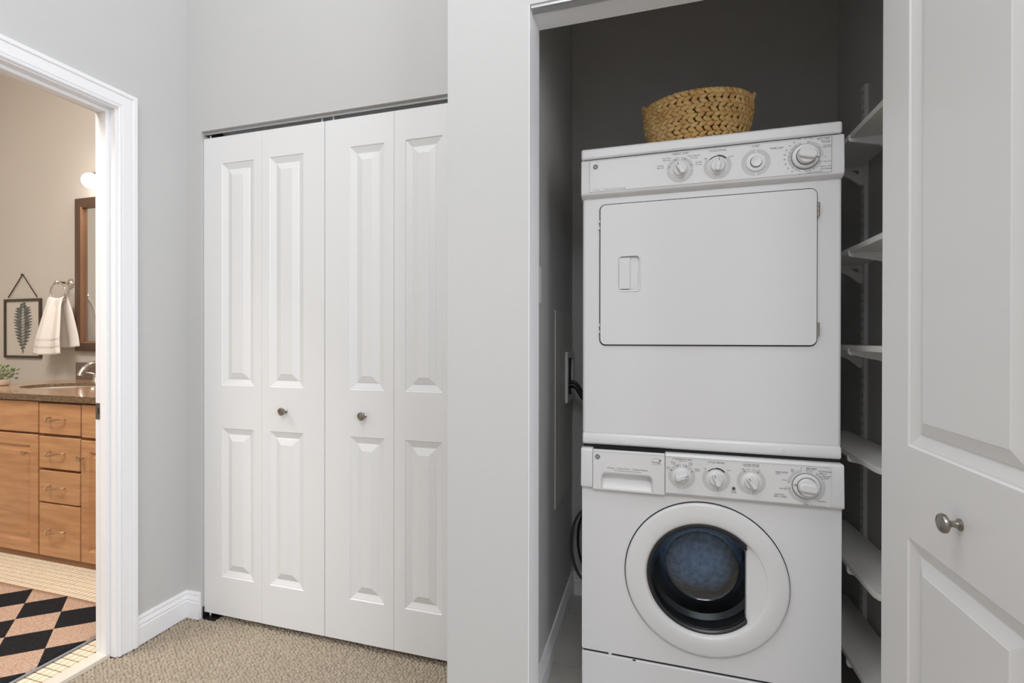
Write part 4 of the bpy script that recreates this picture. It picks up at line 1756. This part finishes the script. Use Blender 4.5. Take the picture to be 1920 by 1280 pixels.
bm = bmesh.new()
tube(bm, [(-.16, -.010, hh + .014), (0, -.008, hh + .186), (.16, -.010, hh + .014)], .0042, 6)
build('hanging_cord', bm, FRAMEM, pf)
bm = bmesh.new()
lathe(bm, [(0, -.016), (.008, -.016), (.008, -.012), (.004, -.011), (.004, -.001), (0, -.001)], 12, 'Y', (0, 0, hh + .184))
build('nail', bm, FRAMEM, pf, smooth=True)

# plant
pl = empty('potted_plant', (-3.885, 1.945, .8708))
tag(pl, 'small leafy green plant in a pale pot on the vanity corner', 'plant')
bm = bmesh.new()
lathe(bm, [(0, 0), (.052, 0), (.060, .006), (.064, .030), (.060, .032), (.05, .03), (0, .028)], 28, 'Z')
build('pot', bm, POTM, pl, smooth=True)
rn = random.Random(9)
bm = bmesh.new()
for i in range(260):
    th_ = rn.uniform(0, 2 * math.pi)
    rr_ = .088 * math.sqrt(rn.random())
    h = .035 + rn.random() * (.095 - .35 * max(0, rr_ - .03))
    p = Vector((rr_ * math.cos(th_), rr_ * math.sin(th_), h))
    d = Vector((math.cos(th_) + rn.uniform(-.6, .6), math.sin(th_) + rn.uniform(-.6, .6), rn.uniform(-.1, 1.0))).normalized()
    sd = d.cross(Vector((rn.uniform(-1, 1), rn.uniform(-1, 1), 1))).normalized()
    l = rn.uniform(.014, .026)
    w = l * .36
    nrm_ = d.cross(sd).normalized() * .0025
    vs_ = [bm.verts.new(p), bm.verts.new(p + d * l * .5 + sd * w + nrm_), bm.verts.new(p + d * l), bm.verts.new(p + d * l * .5 - sd * w + nrm_)]
    bm.faces.new((vs_[0], vs_[1], vs_[2]))
    bm.faces.new((vs_[0], vs_[2], vs_[3]))
build('foliage', bm, LEAFM, pl)['kind'] = 'stuff'
bm = bmesh.new()
for i in range(22):
    th_ = rn.uniform(0, 2 * math.pi)
    rr_ = rn.uniform(.03, .085)
    tube(bm, [(0, 0, .028), (rr_ * .5 * math.cos(th_), rr_ * .5 * math.sin(th_), .07), (rr_ * math.cos(th_), rr_ * math.sin(th_), rn.uniform(.07, .125))], .0012, 5)
build('stems', bm, LEAFM, pl)['kind'] = 'stuff'

# rug
rg = empty('bathroom_rug', (-2.7155, 1.488, 0.0))
tag(rg, 'black and tan argyle diamond rug on the bathroom tiles', 'rug')
bm = bmesh.new()
NX, NY = 60, 40
x0, x1, y0, y1 = -3.75 + 2.7155, -2.056 + 2.7155, .45 - 1.488, .0
rows = []
for j in range(NY + 1):
    ro = []
    for i in range(NX + 1):
        x = x0 + (x1 - x0) * i / NX
        y = y0 + (y1 - y0) * j / NY
        e = min(1, (x1 - x) / .02)
        z = .0075 + .0012 * math.sin(x * 9 + y * 6) + .002 * max(0, 1 - (x1 - x) / .12)
        ro.append(bm.verts.new((x, y, z)))
    rows.append(ro)
for A, B in zip(rows, rows[1:]):
    for i in range(NX):
        bm.faces.new((A[i], A[i + 1], B[i + 1], B[i]))
o = build('pile', bm, RUGM, rg, smooth=True, angle=180)
md = o.modifiers.new('solid', 'SOLIDIFY')
md.thickness = .006
md.offset = -1
bm = bmesh.new()
tube(bm, [(x1 + .001, y0, .0065), (x1 + .001, y1, .0065)], .004, 8)
b_ = build('edge_binding', bm, RUGB, rg, smooth=True)
b_['label'] = 'pale grey bound rug edge'
